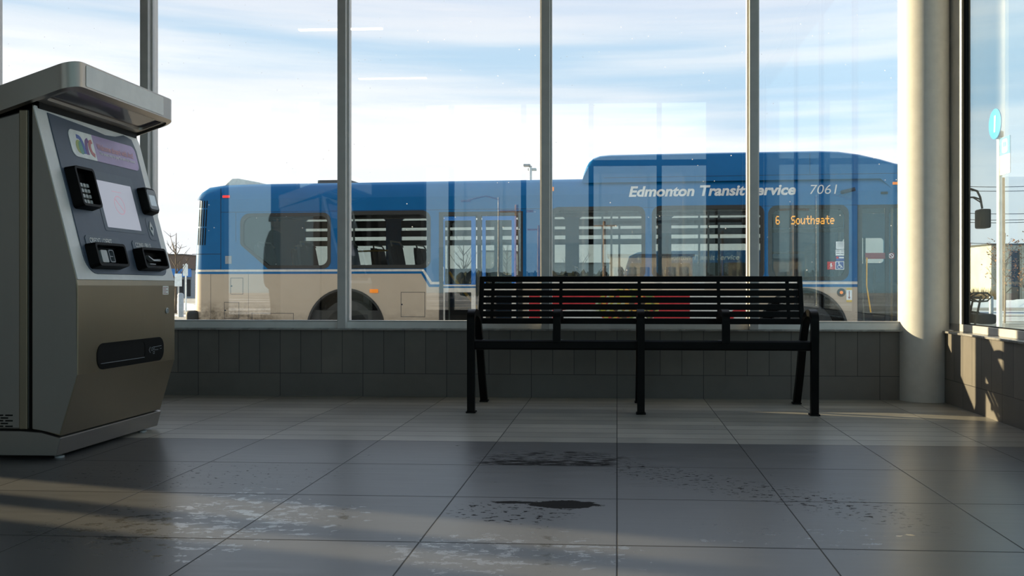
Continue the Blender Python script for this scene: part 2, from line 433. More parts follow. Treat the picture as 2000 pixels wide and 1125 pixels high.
def rrect(x0, x1, y0, y1, r, n=6):
    rs = r if isinstance(r, (tuple, list)) else (r,) * 4       # bl, br, tr, tl
    pts = []
    for (cx, cy, a0, rr) in ((x0 + rs[0], y0 + rs[0], 180, rs[0]), (x1 - rs[1], y0 + rs[1], 270, rs[1]), (x1 - rs[2], y1 - rs[2], 0, rs[2]), (x0 + rs[3], y1 - rs[3], 90, rs[3])):
        if rr <= 0: pts.append((cx, cy)); continue
        for k in range(n + 1):
            a = R(a0 + 90 * k / n); pts.append((cx + rr * math.cos(a), cy + rr * math.sin(a)))
    return pts
def circle(cx, cy, r, n=28, ry=None):
    return [(cx + r * math.cos(2 * math.pi * k / n), cy + (ry or r) * math.sin(2 * math.pi * k / n)) for k in range(n)]
def band(pts, h):
    """outline of a strip of half-width h along 2D centre points"""
    L, Rr = [], []
    for i, p in enumerate(pts):
        a = Vector(pts[max(i - 1, 0)]); b = Vector(pts[min(i + 1, len(pts) - 1)])
        d = (b - a).normalized(); n = Vector((-d.y, d.x)); hh = h[i] if isinstance(h, (list, tuple)) else h
        L.append((p[0] + n.x * hh, p[1] + n.y * hh)); Rr.append((p[0] - n.x * hh, p[1] - n.y * hh))
    return L + Rr[::-1]
def smooth_pts(pts, n=5):
    out = []
    for i in range(len(pts) - 1):
        p0, p1, p2, p3 = (Vector(pts[max(0, min(len(pts) - 1, i + k))]) for k in (-1, 0, 1, 2))
        for k in range(n):
            u = k / n
            out.append(tuple(0.5 * ((2 * p1) + (p2 - p0) * u + (2 * p0 - 5 * p1 + 4 * p2 - p3) * u * u + (3 * p1 - p0 - 3 * p2 + p3) * u ** 3)))
    out.append(tuple(pts[-1])); return out

def tag(o, label=None, cat=None, group=None, kind=None):
    if label: o['label'] = label
    if cat: o['category'] = cat
    if group: o['group'] = group
    if kind: o['kind'] = kind
    return o
def empty(name, loc=(0, 0, 0), rz=0.0):
    o = bpy.data.objects.new(name, None); COL.objects.link(o)
    o.location = loc; o.rotation_euler = (0, 0, rz); o.empty_display_size = 0.1
    return o
def text(name, body, mat, parent, origin, right, up, width=None, height=0.1, shear=0.0, bold=0.0, thick=0.002, align='LEFT', space=1.0):
    cu = bpy.data.curves.new(name, 'FONT'); cu.body = body; cu.size = 1.0; cu.shear = shear; cu.offset = bold
    cu.space_character = space; cu.resolution_u = 4
    to = bpy.data.objects.new(name, cu); COL.objects.link(to)
    bpy.context.view_layer.update()
    me = bpy.data.meshes.new_from_object(to.evaluated_get(bpy.context.evaluated_depsgraph_get()))
    bpy.data.objects.remove(to); bpy.data.curves.remove(cu)
    xs = [v.co.x for v in me.vertices]; ys = [v.co.y for v in me.vertices]
    x0, x1 = min(xs), max(xs)
    sy = height / 0.69
    sx = (width / (x1 - x0)) if width else sy
    right = Vector(right).normalized(); up = Vector(up).normalized(); nrm = right.cross(up)
    for v in me.vertices:
        v.co = Vector(origin) + right * ((v.co.x - x0) * sx) + up * (v.co.y * sy) + nrm * thick
    me.materials.clear(); me.materials.append(MATS[mat])
    me.name = name
    o = bpy.data.objects.new(name, me); COL.objects.link(o)
    if parent: o.parent = parent
    return o
def at(px, py, depth):
    """point in the place seen in direction (px, py) of the 2000x1125 photo at a given distance along the view axis"""
    xc = (px - CX) / F * depth; c_, s_ = math.cos(YAW), math.sin(YAW)
    return Vector((xc * c_ - depth * s_, xc * s_ + depth * c_, CAMH + (CY - py) / F * depth))
YZ = lambda a, b, d: (d, a, b)      # outline in the y-z plane, thickness along x
XZ = lambda a, b, d: (a, d, b)
XY = lambda a, b, d: (a, b, d)

# ================================================================== THE HALL
XL, XR, YB, YF, ZC = -8.0, 2.215, -4.0, 6.51, 4.5
ROAD = -0.40
def struct(o): o['kind'] = 'structure'; return o
struct(MB().box(XL - .2, XR + .5, YB - .2, YF + .2, -0.15, 0.0).build('floor', 'floor_tile'))
struct(MB().box(XL - .2, XR + .6, YB - .2, YF + .35, ZC, ZC + .2).build('ceiling', 'ceiling_paint'))
# window wall: tiled knee wall, ledge, aluminium frame, panes
struct(MB().box(XL, XR, YF, YF + .19, 0.0, 0.472).build('wall_front', 'tile_front'))
struct(MB().box(XL, 1.962, YF - .045, YF + .19, 0.474, 0.486, bev=.003).build('trim_1', 'ledge_stone'))
FY0, FY1 = 6.46, 6.61            # inner and outer face of the frame
struct(MB().box(XL, 1.985, FY0 + .045, FY1, 0.486, 0.531, bev=.003).build('trim_2', 'alu_rail'))
struct(MB().box(XL, XR + .3, FY0, FY1, 4.2, ZC).build('trim_3', 'alu'))
mull = [-7.99, -7.53, -6.07, -4.605, -3.411, -1.960, -0.502, 0.949, 1.985]
for k, x in enumerate(mull):
    last = k == len(mull) - 1
    struct(MB().box(x - (.012 if last else .030), x + (.012 if last else .030), FY0 + (.02 if last else 0), FY1, 0.486, 4.2, bev=.003).build('trim_%d' % (k + 20), 'alu'))
def window(n, x0, x1):
    e = empty('window_%d' % n, ((x0 + x1) / 2, 6.525, 0.531)); e['kind'] = 'structure'
    hw = (x1 - x0) / 2
    f = MB()
    f.plate([(-hw, 0), (hw, 0), (hw, 3.669), (-hw, 3.669)], [[(-hw + .012, .012), (hw - .012, .012), (hw - .012, 3.655), (-hw + .012, 3.655)]], XZ, -.02, .035)
    f.build('window_frame', 'alu', e)
    MB().box(-hw + .011, hw - .011, -.004, .008, .011, 3.656).build('pane', 'pane_clear', e)
for k in range(len(mull) - 1): window(k + 1, mull[k] + .030, mull[k + 1] - (.012 if k == len(mull) - 2 else .030))

# round white column in the corner
tag(struct(MB().lathe([(.166, 0.0), (.166, ZC)], (2.118, 6.522, 0), n=72).build('column', 'white_column', smooth=True)), 'round white column between the two window walls', 'column')

# right-hand wall, also glazed above a tiled knee wall
struct(MB().box(XR, XR + .30, YB, 6.44, 0.0, 0.472).build('wall_right', 'tile_side'))
struct(MB().box(XR - .018, XR + .30, YB, 6.40, 0.472, 0.486, bev=.003).build('trim_11', 'ledge_stone'))
RX0, RX1 = 2.283, 2.330
struct(MB().box(RX0, RX1, YB, 6.62, 0.486, 0.534, bev=.003).build('trim_12', 'alu'))
struct(MB().box(RX0, RX1, YB, 6.62, 4.2, ZC).build('trim_13', 'alu'))
struct(MB().box(RX0, RX1, 6.27, 6.62, 0.534, 4.2, bev=.003).build('trim_14', 'alu_rail'))  # pale colour stands in for light thrown back by the column
struct(MB().box(RX0 + .006, RX1 - .002, 6.248, 6.272, 0.534, 4.2).build('trim_15', 'gasket'))
ry = [6.235, 3.95, 2.48, 1.0, -1.5, -3.97]
for k in range(1, len(ry)):
    struct(MB().box(RX0, RX1, ry[k] - .03, ry[k] + .03, 0.534, 4.2, bev=.003).build('trim_%d' % (15 + k), 'alu'))
for k in range(len(ry) - 1):
    e = empty('window_%d' % (14 + k), (2.309, (ry[k] + ry[k + 1]) / 2, 0.534)); e['kind'] = 'structure'
    hw = (ry[k] - ry[k + 1]) / 2 - (.014 if k == 0 else .03)
    MB().plate([(-hw, 0), (hw, 0), (hw, 3.666), (-hw, 3.666)], [[(-hw + .006, .006), (hw - .006, .006), (hw - .006, 3.655), (-hw + .006, 3.655)]], YZ, -.012, .012).build('window_frame', 'gasket', e)
    MB().box(-.005, .007, -hw + .005, hw - .005, .005, 3.656).build('pane', 'pane_side', e)

# back wall behind the camera: dark wall with a glazed bay
bx = [-3.6, -3.10, -1.74, -0.48, 0.78, 1.65]
hole = lambda a, b, c_, d: [(a, c_), (b, c_), (b, d), (a, d)]
struct(MB().plate([(XL - .2, -.15), (XR + .5, -.15), (XR + .5, ZC), (XL - .2, ZC)],
    [hole(bx[0], bx[-1], .25, 4.3), hole(-7.43, -6.53, .25, 4.3), hole(-6.04, -5.60, .25, 4.3)], XZ, YB - .2, YB).build('wall_back', 'dark_plaster'))
fb = MB()
for x in bx[1:-1]: fb.box(x - .045, x + .045, YB - .16, YB - .02, .25, 4.3)
for z in (.25, 3.03, 4.2): fb.box(bx[0], bx[-1], YB - .15, YB - .03, z, z + .10)
e = empty('window_20', (0, 0, 0)); e['kind'] = 'structure'
fb.build('window_frame', 'gasket', e)
MB().box(bx[0], bx[-1], YB - .10, YB - .09, .25, 4.3).build('pane', 'pane_clear', e)
# unseen left wall with two tall narrow lights that let the low sun onto the floor
struct(MB().plate([(YB - .2, -.15), (8.23, -.15), (8.23, ZC), (YB - .2, ZC)],  # far end runs past the window wall, added to block the low sun
    [hole(4.65, 4.86, .3, 1.94), hole(4.95, 5.23, .3, 1.94), hole(-2.5, -1.5, .3, 3)], YZ, XL - .2, XL).build('wall_left', 'dark_plaster'))
e = empty('window_21', (0, 0, 0)); e['kind'] = 'structure'
MB().box(XL - .11, XL - .10, 4.65, 5.23, .3, 1.94).build('pane', 'pane_grey', e)

# linear ceiling lamps
for k, (px, py) in enumerate(((667, 61), (768, 156))):
    d = 1800 * (4.42 - CAMH) / (CY - py); v = at(px, py, d)
    y = 13.1 - v.y
    L = empty('ceiling_light', (v.x, y, 4.5))
    tag(L, ('slim linear ceiling light over the middle of the hall', 'slim linear ceiling light near the back windows')[k], 'lamp', 'linear ceiling lights')
    MB().box(-.62, .62, -.04, .04, -.06, 0, bev=.004).build('housing', 'alu', L)
    MB().box(-.60, .60, -.03, .03, -.075, -.058).build('diffuser', 'lamp_glow', L)

# ================================================================== BENCH
def make_bench():
    b = empty('bench', (0.147, 5.95, 0))
    tag(b, 'long black metal slatted bench with five armrests below the windows', 'bench')
    X0, X1 = -1.063, 1.063
    yb = lambda z: 0.10 + (z - .54) * (0.08 / .313)       # back plane, local y
    s = MB()                                               # seat: front roll, lengthwise slats, rear rail
    s.box(X0 + .005, X1 - .005, -.262, -.225, .392, .448, bev=.012)
    for k in range(6):
        y = -.215 + k * .052; s.box(X0 + .02, X1 - .02, y, y + .041, .438 - .003 * k, .450 - .003 * k, bev=.003)
    for x in (X0 + .03, -.52, 0, .52, X1 - .03): s.box(x - .015, x + .015, -.25, .10, .405, .437)
    s.build('seat', 'bench_black', b)
    k_ = MB()
    def bar(x0, x1, z0, z1, t=.012):
        k_.grid([[(x, yb(z) + o, z) for (z, o) in ((z0, -t), (z1, -t), (z1, t), (z0, t))] for x in (x0, x1)], close_v=True, cap=True)
    zc = [.811 - i * .0459 for i in range(6)]
    bar(X0, X1, .816, .853, .015)
    for i in range(5): bar(X0 + .01, X1 - .01, zc[i + 1] + .0041, zc[i] - .0041)
    bar(X0 - .005, X1 + .005, .540, .577, .015)
    for x in (X0 + .015, X1 - .015): bar(x - .015, x + .015, .545, .85, .016)
    for x in (-.972, -.518, 0, .518, .965): bar(x - .011, x + .011, .55, .845, .010)
    k_.build('backrest', 'bench_black', b, bevel=.003)
    for i, x in enumerate((-1.053, -.518, 0, .518, 1.053)):
        end = abs(x) > 1; hw = .023
        if end:
            c_ = [(-.262, .44), (-.262, .56), (-.255, .598), (-.225, .617), (-.17, .622), (-.10, .612), (-.03, .585), (.02, .545), (.06, .49), (.09, .43)]
        else:
            c_ = [(-.262, .44), (-.262, .57), (-.252, .606), (-.220, .620), (-.15, .622), (-.06, .612), (.02, .593), (.075, .575)]
        c_ = smooth_pts(c_, 4)
        MB().plate(band(c_, .021), [], YZ, x - hw, x + hw).build('armrest', 'bench_black', b, smooth=True, bevel=.004)
        if not end and x != 0:
            MB().plate([(.055, .60), (.115, .60), (.10, .515), (.078, .505), (.06, .52)], [], YZ, x - .03 * (1 if x < 0 else -1) - .012, x - .03 * (1 if x < 0 else -1) + .03).build('bracket', 'bench_black', b, bevel=.003)
        if end or x == 0:
            l = MB().plate([(-.283, .45), (-.241, .45), (-.236, .006), (-.276, .006)], [], YZ, x - hw, x + hw)
            l.box(x - .030, x + .030, -.285, -.215, 0, .010, bev=.002)
            l.build('leg', 'bench_black', b, bevel=.003)
            rear = smooth_pts([(.09, .435), (.125, .36), (.185, .22), (.255, .09), (.30, .008)] if end else [(.09, .55), (.11, .43), (.15, .30), (.22, .14), (.30, .008)], 4)
            r_ = MB().plate(band(rear, .021), [], YZ, x - hw, x + hw)
            r_.box(x - .028, x + .028, .27, .345, 0, .010, bev=.002)
            r_.lathe([(.0, 0), (.012, 0), (.012, .008), (.006, .013), (0, .014)], (x, .335, .009), n=12)
            r_.build('rear_leg', 'bench_black', b, smooth=True, bevel=.003)
make_bench()

# ================================================================== TICKET MACHINE
def make_machine():
    Y0, Y1 = 4.02, 4.935; ym = (Y0 + Y1) / 2
    t = empty('ticket_machine', (-2.8, ym, 0))
    tag(t, 'stainless steel transit ticket machine with sloped control panel and overhanging hood', 'ticket machine')
    ox, oy = -2.8, ym
    fx = lambda a, b, d: (a - ox, d - oy, b)      # profile x-z, width along y
    prt = lambda mb, name, mat, par=t, **k: mb.build(name, mat, par, **k)
    prt(MB().plate([(-2.508, .100), (-2.60, .124), (-2.69, .130), (-3.02, .130), (-3.02, .018), (-2.53, .018)], [], fx, Y0 - .004, Y1 + .004), 'plinth', 'steel_side', bevel=.004)
    for (x, y) in ((-2.56, Y0 + .07), (-2.56, Y1 - .10), (-2.95, Y0 + .07), (-2.95, Y1 - .1)):
        m = MB(); m.lathe([(0, 0), (.022, 0), (.022, .008), (.008, .012), (.008, .02), (0, .02)], (x - ox, y - oy, 0), n=16); prt(m, 'foot', 'galv')
    c_ = MB().plate([(-2.662, .138), (-2.662, 1.588), (-3.02, 1.494), (-3.02, .138)], [], fx, Y0, Y1)
    prt(c_, 'cabinet', 'steel_side', bevel=.006)
    prt(MB().box(-2.702 - ox, -2.663 - ox, Y0 - .006 - oy, Y0 + .01 - oy, .138, 1.585, bev=.004), 'edge_strip', 'steel_face')
    prt(MB().plate([(-2.66, .14), (-2.66, 1.58), (-2.648, 1.585), (-2.648, .14)], [], fx, Y0 + .012, Y1 - .012), 'gasket', 'black_plastic')  # black filler standing in for the shaded gap between cabinet and door
    v = MB()
    for r_ in range(5):
        for k in range(5):
            x = -2.735 - k * .045 - (.022 if r_ % 2 else 0); z = .148 + r_ * .0125
            v.box(x - .034 - ox, x - ox, Y0 - .002 - oy, Y0 + .003 - oy, z, z + .006)
    prt(v, 'vent', 'black_plastic')
    prof = [(-2.645, 1.612), (-2.434, .812), (-2.430, .790), (-2.430, .385), (-2.434, .372), (-2.512, .108), (-2.60, .132), (-2.645, .138)]
    door = prt(MB().plate(prof, [], fx, Y0, Y1), 'door', ['steel_face'], bevel=.004)
    # side cheek of the door (cooler steel)
    prt(MB().plate([(-2.640, 1.585), (-2.437, .812), (-2.433, .385), (-2.514, .118), (-2.64, .142)], [], fx, Y0 - .002, Y0 + .004), 'door_cheek', 'steel_side')
    # sloped front: local (a = world y, b = world z, d = out of the panel)
    sl = 0.26375
    nx, nz = math.cos(math.atan(sl)), math.sin(math.atan(sl))
    def sp(a, b, d): return (-2.2212 - sl * b + nx * d - ox, a - oy, b + nz * d)
    prt(MB().plate(rrect(Y0 + .003, Y1 - .003, .816, 1.607, (.004, .004, .05, .01)), [], sp, .0, .006), 'bezel', 'bezel_grey', bevel=.002)
    top = [(4.860, .93), (4.87, 1.50), (4.84, 1.585), (4.62, 1.585)] + [(4.55, 1.572), (4.48, 1.575), (4.36, 1.60), (4.10, 1.60)]
    outl = rrect(4.108, 4.868, .842, 1.20, (.085, .055, 0, 0))
    outl = outl[:-2] + [(4.868, 1.52), (4.845, 1.578), (4.77, 1.590), (4.68, 1.568), (4.58, 1.560), (4.46, 1.572), (4.112, 1.588)]
    cp = prt(MB().plate(outl, [], sp, .005, .011), 'control_panel', 'panel_slate', bevel=.0015)
    q = lambda mb, name, mat, **k: mb.build(name, mat, cp, **k)
    # banner
    ba = rrect(4.235, 4.845, 1.405, 1.537, .035)
    q(MB().plate([p for p in ba if p[0] <= 4.44] + [], [], sp, .010, .0135) if False else MB().plate([(4.437, 1.405), (4.437, 1.537)] + [p for p in ba if p[0] < 4.4 and p[1] > 1.45] + [p for p in ba if p[0] < 4.4 and p[1] <= 1.45], [], sp, .010, .0135), 'banner_logo_field', 'banner_white')
    q(MB().plate([(4.437, 1.537), (4.437, 1.405)] + [p for p in ba if p[0] > 4.5], [], sp, .010, .0135), 'banner', 'banner_purple')
    rt = (0, 1, 0); upv = (-sl, 0, 1)
    o_ = lambda a, b, d=.014: sp(a, b, d)
    text('banner_lettering', 'Welcome aboard with Arc!', 'ink_pink', cp, o_(4.462, 1.468), rt, upv, width=.345, height=.030, bold=.030, thick=.001)
    text('banner_lettering', 'The smart way to pay for and ride transit.', 'ink_white', cp, o_(4.470, 1.443), rt, upv, width=.345, height=.017, bold=.014, thick=.001)
    def blob(pts, hw, mat, dd): q(MB().plate(band(smooth_pts(pts, 6), hw), [], sp, .0135, .0138 + dd), 'logo', mat)
    q(MB().plate(circle(4.303, 1.458, .027, ry=.033), [], sp, .0135, .0142), 'logo', 'logo_lime')
    q(MB().plate(circle(4.318, 1.455, .020, ry=.033), [], sp, .0135, .0146), 'logo', 'logo_green')
    blob([(4.296, 1.507), (4.322, 1.502), (4.338, 1.475), (4.344, 1.428)], [.010] * 6 * 3 + [.014], 'logo_blue', .0012)
    blob([(4.366, 1.427), (4.366, 1.465), (4.374, 1.492), (4.392, 1.503)], .011, 'logo_violet', .0010)
    blob([(4.424, 1.500), (4.404, 1.492), (4.396, 1.465), (4.405, 1.440), (4.426, 1.430)], .010, 'logo_red', .0010)
    # screen
    q(MB().plate(rrect(4.350, 4.728, 1.056, 1.352, .012), [rrect(4.378, 4.702, 1.074, 1.308, .004)], sp, .010, .0125), 'screen_frame', 'panel_slate_light')
    q(MB().plate(rrect(4.376, 4.704, 1.072, 1.310, .004), [], sp, .009, .0112), 'screen', 'screen_glow')
    ic = MB(); ic.plate(circle(4.545, 1.195, .048), [circle(4.545, 1.195, .043)[::-1]], sp, .0112, .0116)
    ic.plate(band([(4.513, 1.227), (4.577, 1.163)], .003), [], sp, .0112, .0117); ic.plate(band([(4.50, 1.263), (4.59, 1.263)], .0015), [], sp, .0112, .0116)
    q(ic, 'screen_symbol', 'screen_pink')
    # keypad in a deep black shroud
    def shroud(a0, a1, b0, b1, dep, name, r=.018, wall=.012):
        m = MB()
        n = 6; rows = []
        base = rrect(a0 - .006, a1 + .004, b0 - .004, b1 + .004, r); mid = rrect(a0, a1, b0, b1, r)
        inn = rrect(a0 + wall, a1 - wall, b0 + wall, b1 - wall, r * .6)
        rows = [[sp(a, b, .009) for a, b in base], [sp(a, b, dep) for a, b in mid], [sp(a, b, dep) for a, b in inn], [sp(a, b, .013) for a, b in inn]]
        m.grid(rows, close_v=True)
        m.plate(inn, [], sp, .0125, .0135)
        q(m, name, 'black_plastic', smooth=True)
    shroud(4.132, 4.292, 1.148, 1.335, .060, 'keypad_shroud')
    kp = MB()
    for r_ in range(4):
        for k in range(3): kp.plate(rrect(4.196 + k * .026, 4.215 + k * .026, 1.172 + r_ * .026, 1.189 + r_ * .026, .003, 2), [], sp, .013, .030)
    q(kp, 'keypad', 'key_white')
    m = MB(); m.grid([[sp(a, b, d) for a, b in rrect(4.762 + i, 4.878 - i, 1.170 + i, 1.305 - i, .022)] for d, i in ((.009, -.004), (.045, 0), (.052, .006))], close_v=True, cap=True); q(m, 'card_reader', 'black_plastic', smooth=True)
    q(MB().plate(rrect(4.776, 4.866, 1.186, 1.292, .016), [], sp, .050, .0535), 'reader_face', 'grey_plastic')
    q(MB().plate(rrect(4.790, 4.850, 1.205, 1.262, .004), [], sp, .052, .0545), 'reader_screen', 'reader_glow')
    q(MB().plate(rrect(4.768, 4.858, 1.030, 1.150, .022), [], sp, .010, .0122), 'token_plate', 'panel_slate_light')
    dm = MB(); dm.plate([(4.785, 1.092), (4.806, 1.132), (4.827, 1.092), (4.806, 1.052)], [circle(4.806, 1.092, .010)[::-1]], sp, .012, .016)
    q(dm, 'token_slot', 'key_white')
    # card slot and coin slot in deep shrouds with name tabs
    tab = lambda a0, a1, b0, b1: [(a0, b0), (a1 + .02, b0), (a1 - .01, b1 - .004), (a1 - .02, b1), (a0 + .012, b1), (a0, b1 - .012)]
    q(MB().plate(tab(4.150, 4.452, .965, 1.022), [], sp, .010, .0145), 'name_tab', 'panel_slate_light', bevel=.001)
    q(MB().plate(tab(4.566, 4.842, .960, 1.017), [], sp, .010, .0145), 'name_tab', 'panel_slate_light', bevel=.001)
    text('lettering', 'CREDIT / DEBIT', 'ink_white', cp, o_(4.182, .988, .015), rt, upv, width=.190, height=.024, bold=.012, thick=.001)
    text('lettering', 'COINS / BILLS', 'ink_white', cp, o_(4.592, .984, .015), rt, upv, width=.155, height=.024, bold=.012, thick=.001)
    shroud(4.140, 4.402, .868, .978, .060, 'card_slot_shroud')
    q(MB().plate(rrect(4.225, 4.278, .893, .952, .006), [], sp, .013, .030), 'card_slot', 'key_white', bevel=.003)
    cs = MB(); cs.plate(rrect(4.286, 4.330, .893, .954, .008), [rrect(4.291, 4.326, .898, .949, .008)[::-1]], sp, .013, .034); cs.plate(rrect(4.288, 4.330, .920, .925, .001), [], sp, .013, .030)
    q(cs, 'card_slot_gate', 'grey_plastic')
    shroud(4.560, 4.805, .866, .972, .060, 'coin_slot_shroud')
    q(MB().plate(rrect(4.600, 4.622, .885, .948, .003), [], sp, .013, .022), 'coin_slot_label', 'grey_plastic')
    co_ = MB(); co_.plate([(4.655, .938), (4.700, .918), (4.775, .922), (4.776, .910), (4.70, .910), (4.66, .93)], [], sp, .013, .036); co_.plate(rrect(4.665, 4.725, .893, .897, .001), [], sp, .013, .03)
    q(co_, 'coin_chute', 'galv')
    # vertical lower front
    vf = lambda a, b, d: (-2.430 + d - ox, a - oy, b)
    tr = prt(MB().plate(rrect(4.172, 4.806, .393, .517, .052, 10), [rrect(4.190, 4.61, .415, .505, .03, 8)[::-1]], vf, -.012, .003), 'tray_surround', 'black_plastic', smooth=True)
    m = MB(); m.plate(rrect(4.186, 4.614, .411, .509, .03, 8), [], vf, .0002, .0012); m.build('tray_shade_plate', 'gasket', tr)  # flat dark plate in place of the tray's shaded hollow
    m = MB(); m.plate([(4.20, .420), (4.60, .420), (4.60, .4225), (4.20, .4225)], [], vf, .001, .006); m.build('tray_lip', 'grey_plastic', tr)
    ik = MB(); ik.plate(band([(4.663, .470), (4.650, .455), (4.663, .440)], .0018), [], vf, .003, .0036)
    for (a, b, c2, d2) in ((4.672, .450, 4.690, .466), (4.690, .455, 4.705, .470), (4.692, .432, 4.706, .446)):
        ik.plate([(a, b), (c2, b), (c2, d2), (a, d2)], [[(a + .002, b + .002), (a + .002, d2 - .002), (c2 - .002, d2 - .002), (c2 - .002, b + .002)]], vf, .003, .0036)
    ik.plate(band([(4.705, .468), (4.78, .470)], .0014), [], vf, .003, .0036); ik.plate(band([(4.705, .452), (4.745, .452)], .0014), [], vf, .003, .0036); ik.plate(band([(4.765, .455), (4.78, .456)], .0014), [], vf, .003, .0036)
    ik.build('tray_symbol', 'grey_plastic', tr)
    st = prt(MB().plate(rrect(4.800, 4.862, .742, .788, .002), [], vf, .0, .001), 'sticker', 'banner_white')
    sl_ = MB()
    for k in range(5): sl_.plate([(4.804, .781 - k * .008), (4.804 + (.05 if k % 2 == 0 else .032), .781 - k * .008), (4.804 + (.05 if k % 2 == 0 else .032), .778 - k * .008), (4.804, .778 - k * .008)], [], vf, .001, .0014)
    sl_.build('sticker_lines', 'sign_maroon', st)
    lk = MB(); lk.grid([[vf(a, b, d) for a, b in circle(4.845, .655, r_)] for r_, d in ((.016, 0), (.016, .004), (.011, .005), (.010, .001))], close_v=True, cap=True); prt(lk, 'lock', 'galv', smooth=True)
    # hood: rounded slab that rises toward the front, lamp recess underneath
    hx = lambda x: .336 * (x + 2.43)
    out = rrect(-3.04, -2.425, Y0 - .035, Y1 + .01, (.02, .075, .075, .02), 8)
    inn = rrect(-3.02, -2.450, Y0 - .012, Y1 - .013, (.02, .055, .055, .02), 8)
    hp = lambda z: [(x - ox, y - oy, z + hx(x)) for x, y in out]
    ip = lambda z: [(x - ox, y - oy, z + hx(x)) for x, y in inn]
    h = MB(); h.grid([ip(1.806), [(x - ox, y - oy, 1.806 + hx(x)) for x, y in rrect(-3.037, -2.428, Y0 - .032, Y1 + .007, (.02, .073, .073, .02), 8)], hp(1.803), hp(1.690), ip(1.684), ip(1.715)], close_v=True)
    f = h.bm.faces.new([h.bm.verts.new(p) for p in ip(1.806)]); f2 = h.bm.faces.new([h.bm.verts.new(p) for p in ip(1.715)])
    prt(h, 'hood', 'steel_hood', smooth=True)
    g = MB(); l2 = rrect(-2.60, -2.475, Y0 + .03, Y1 - .05, .02)
    g.grid([[(x - ox, y - oy, z + hx(x)) for x, y in l2] for z in (1.708, 1.714)], close_v=True, cap=True); prt(g, 'lamp_lens', 'lens_dark')
    g = MB(); l3 = rrect(-2.63, -2.455, Y0, Y1 - .03, .02)
    rows = [[(x - ox, y - oy, z + hx(x)) for x, y in lp] for lp, z in ((l3, 1.714), (l3, 1.694), (l2, 1.694), (l2, 1.714))]
    g.grid(rows, close_v=True); prt(g, 'lamp_frame', 'steel_side')
    hf = lambda a, b, d: (-2.425 + d - ox, a - oy, b)
    prt(MB().plate(rrect(4.075, 4.795, 1.700, 1.797, .008), [], hf, -.001, .0025), 'front_plate', 'bezel_grey')
    prt(MB().plate([(-2.63, 1.60), (-2.63, 1.67), (-2.99, 1.548), (-2.99, 1.49)], [], fx, Y0 + .03, Y1 - .03), 'hood_neck', 'black_plastic')
make_machine()

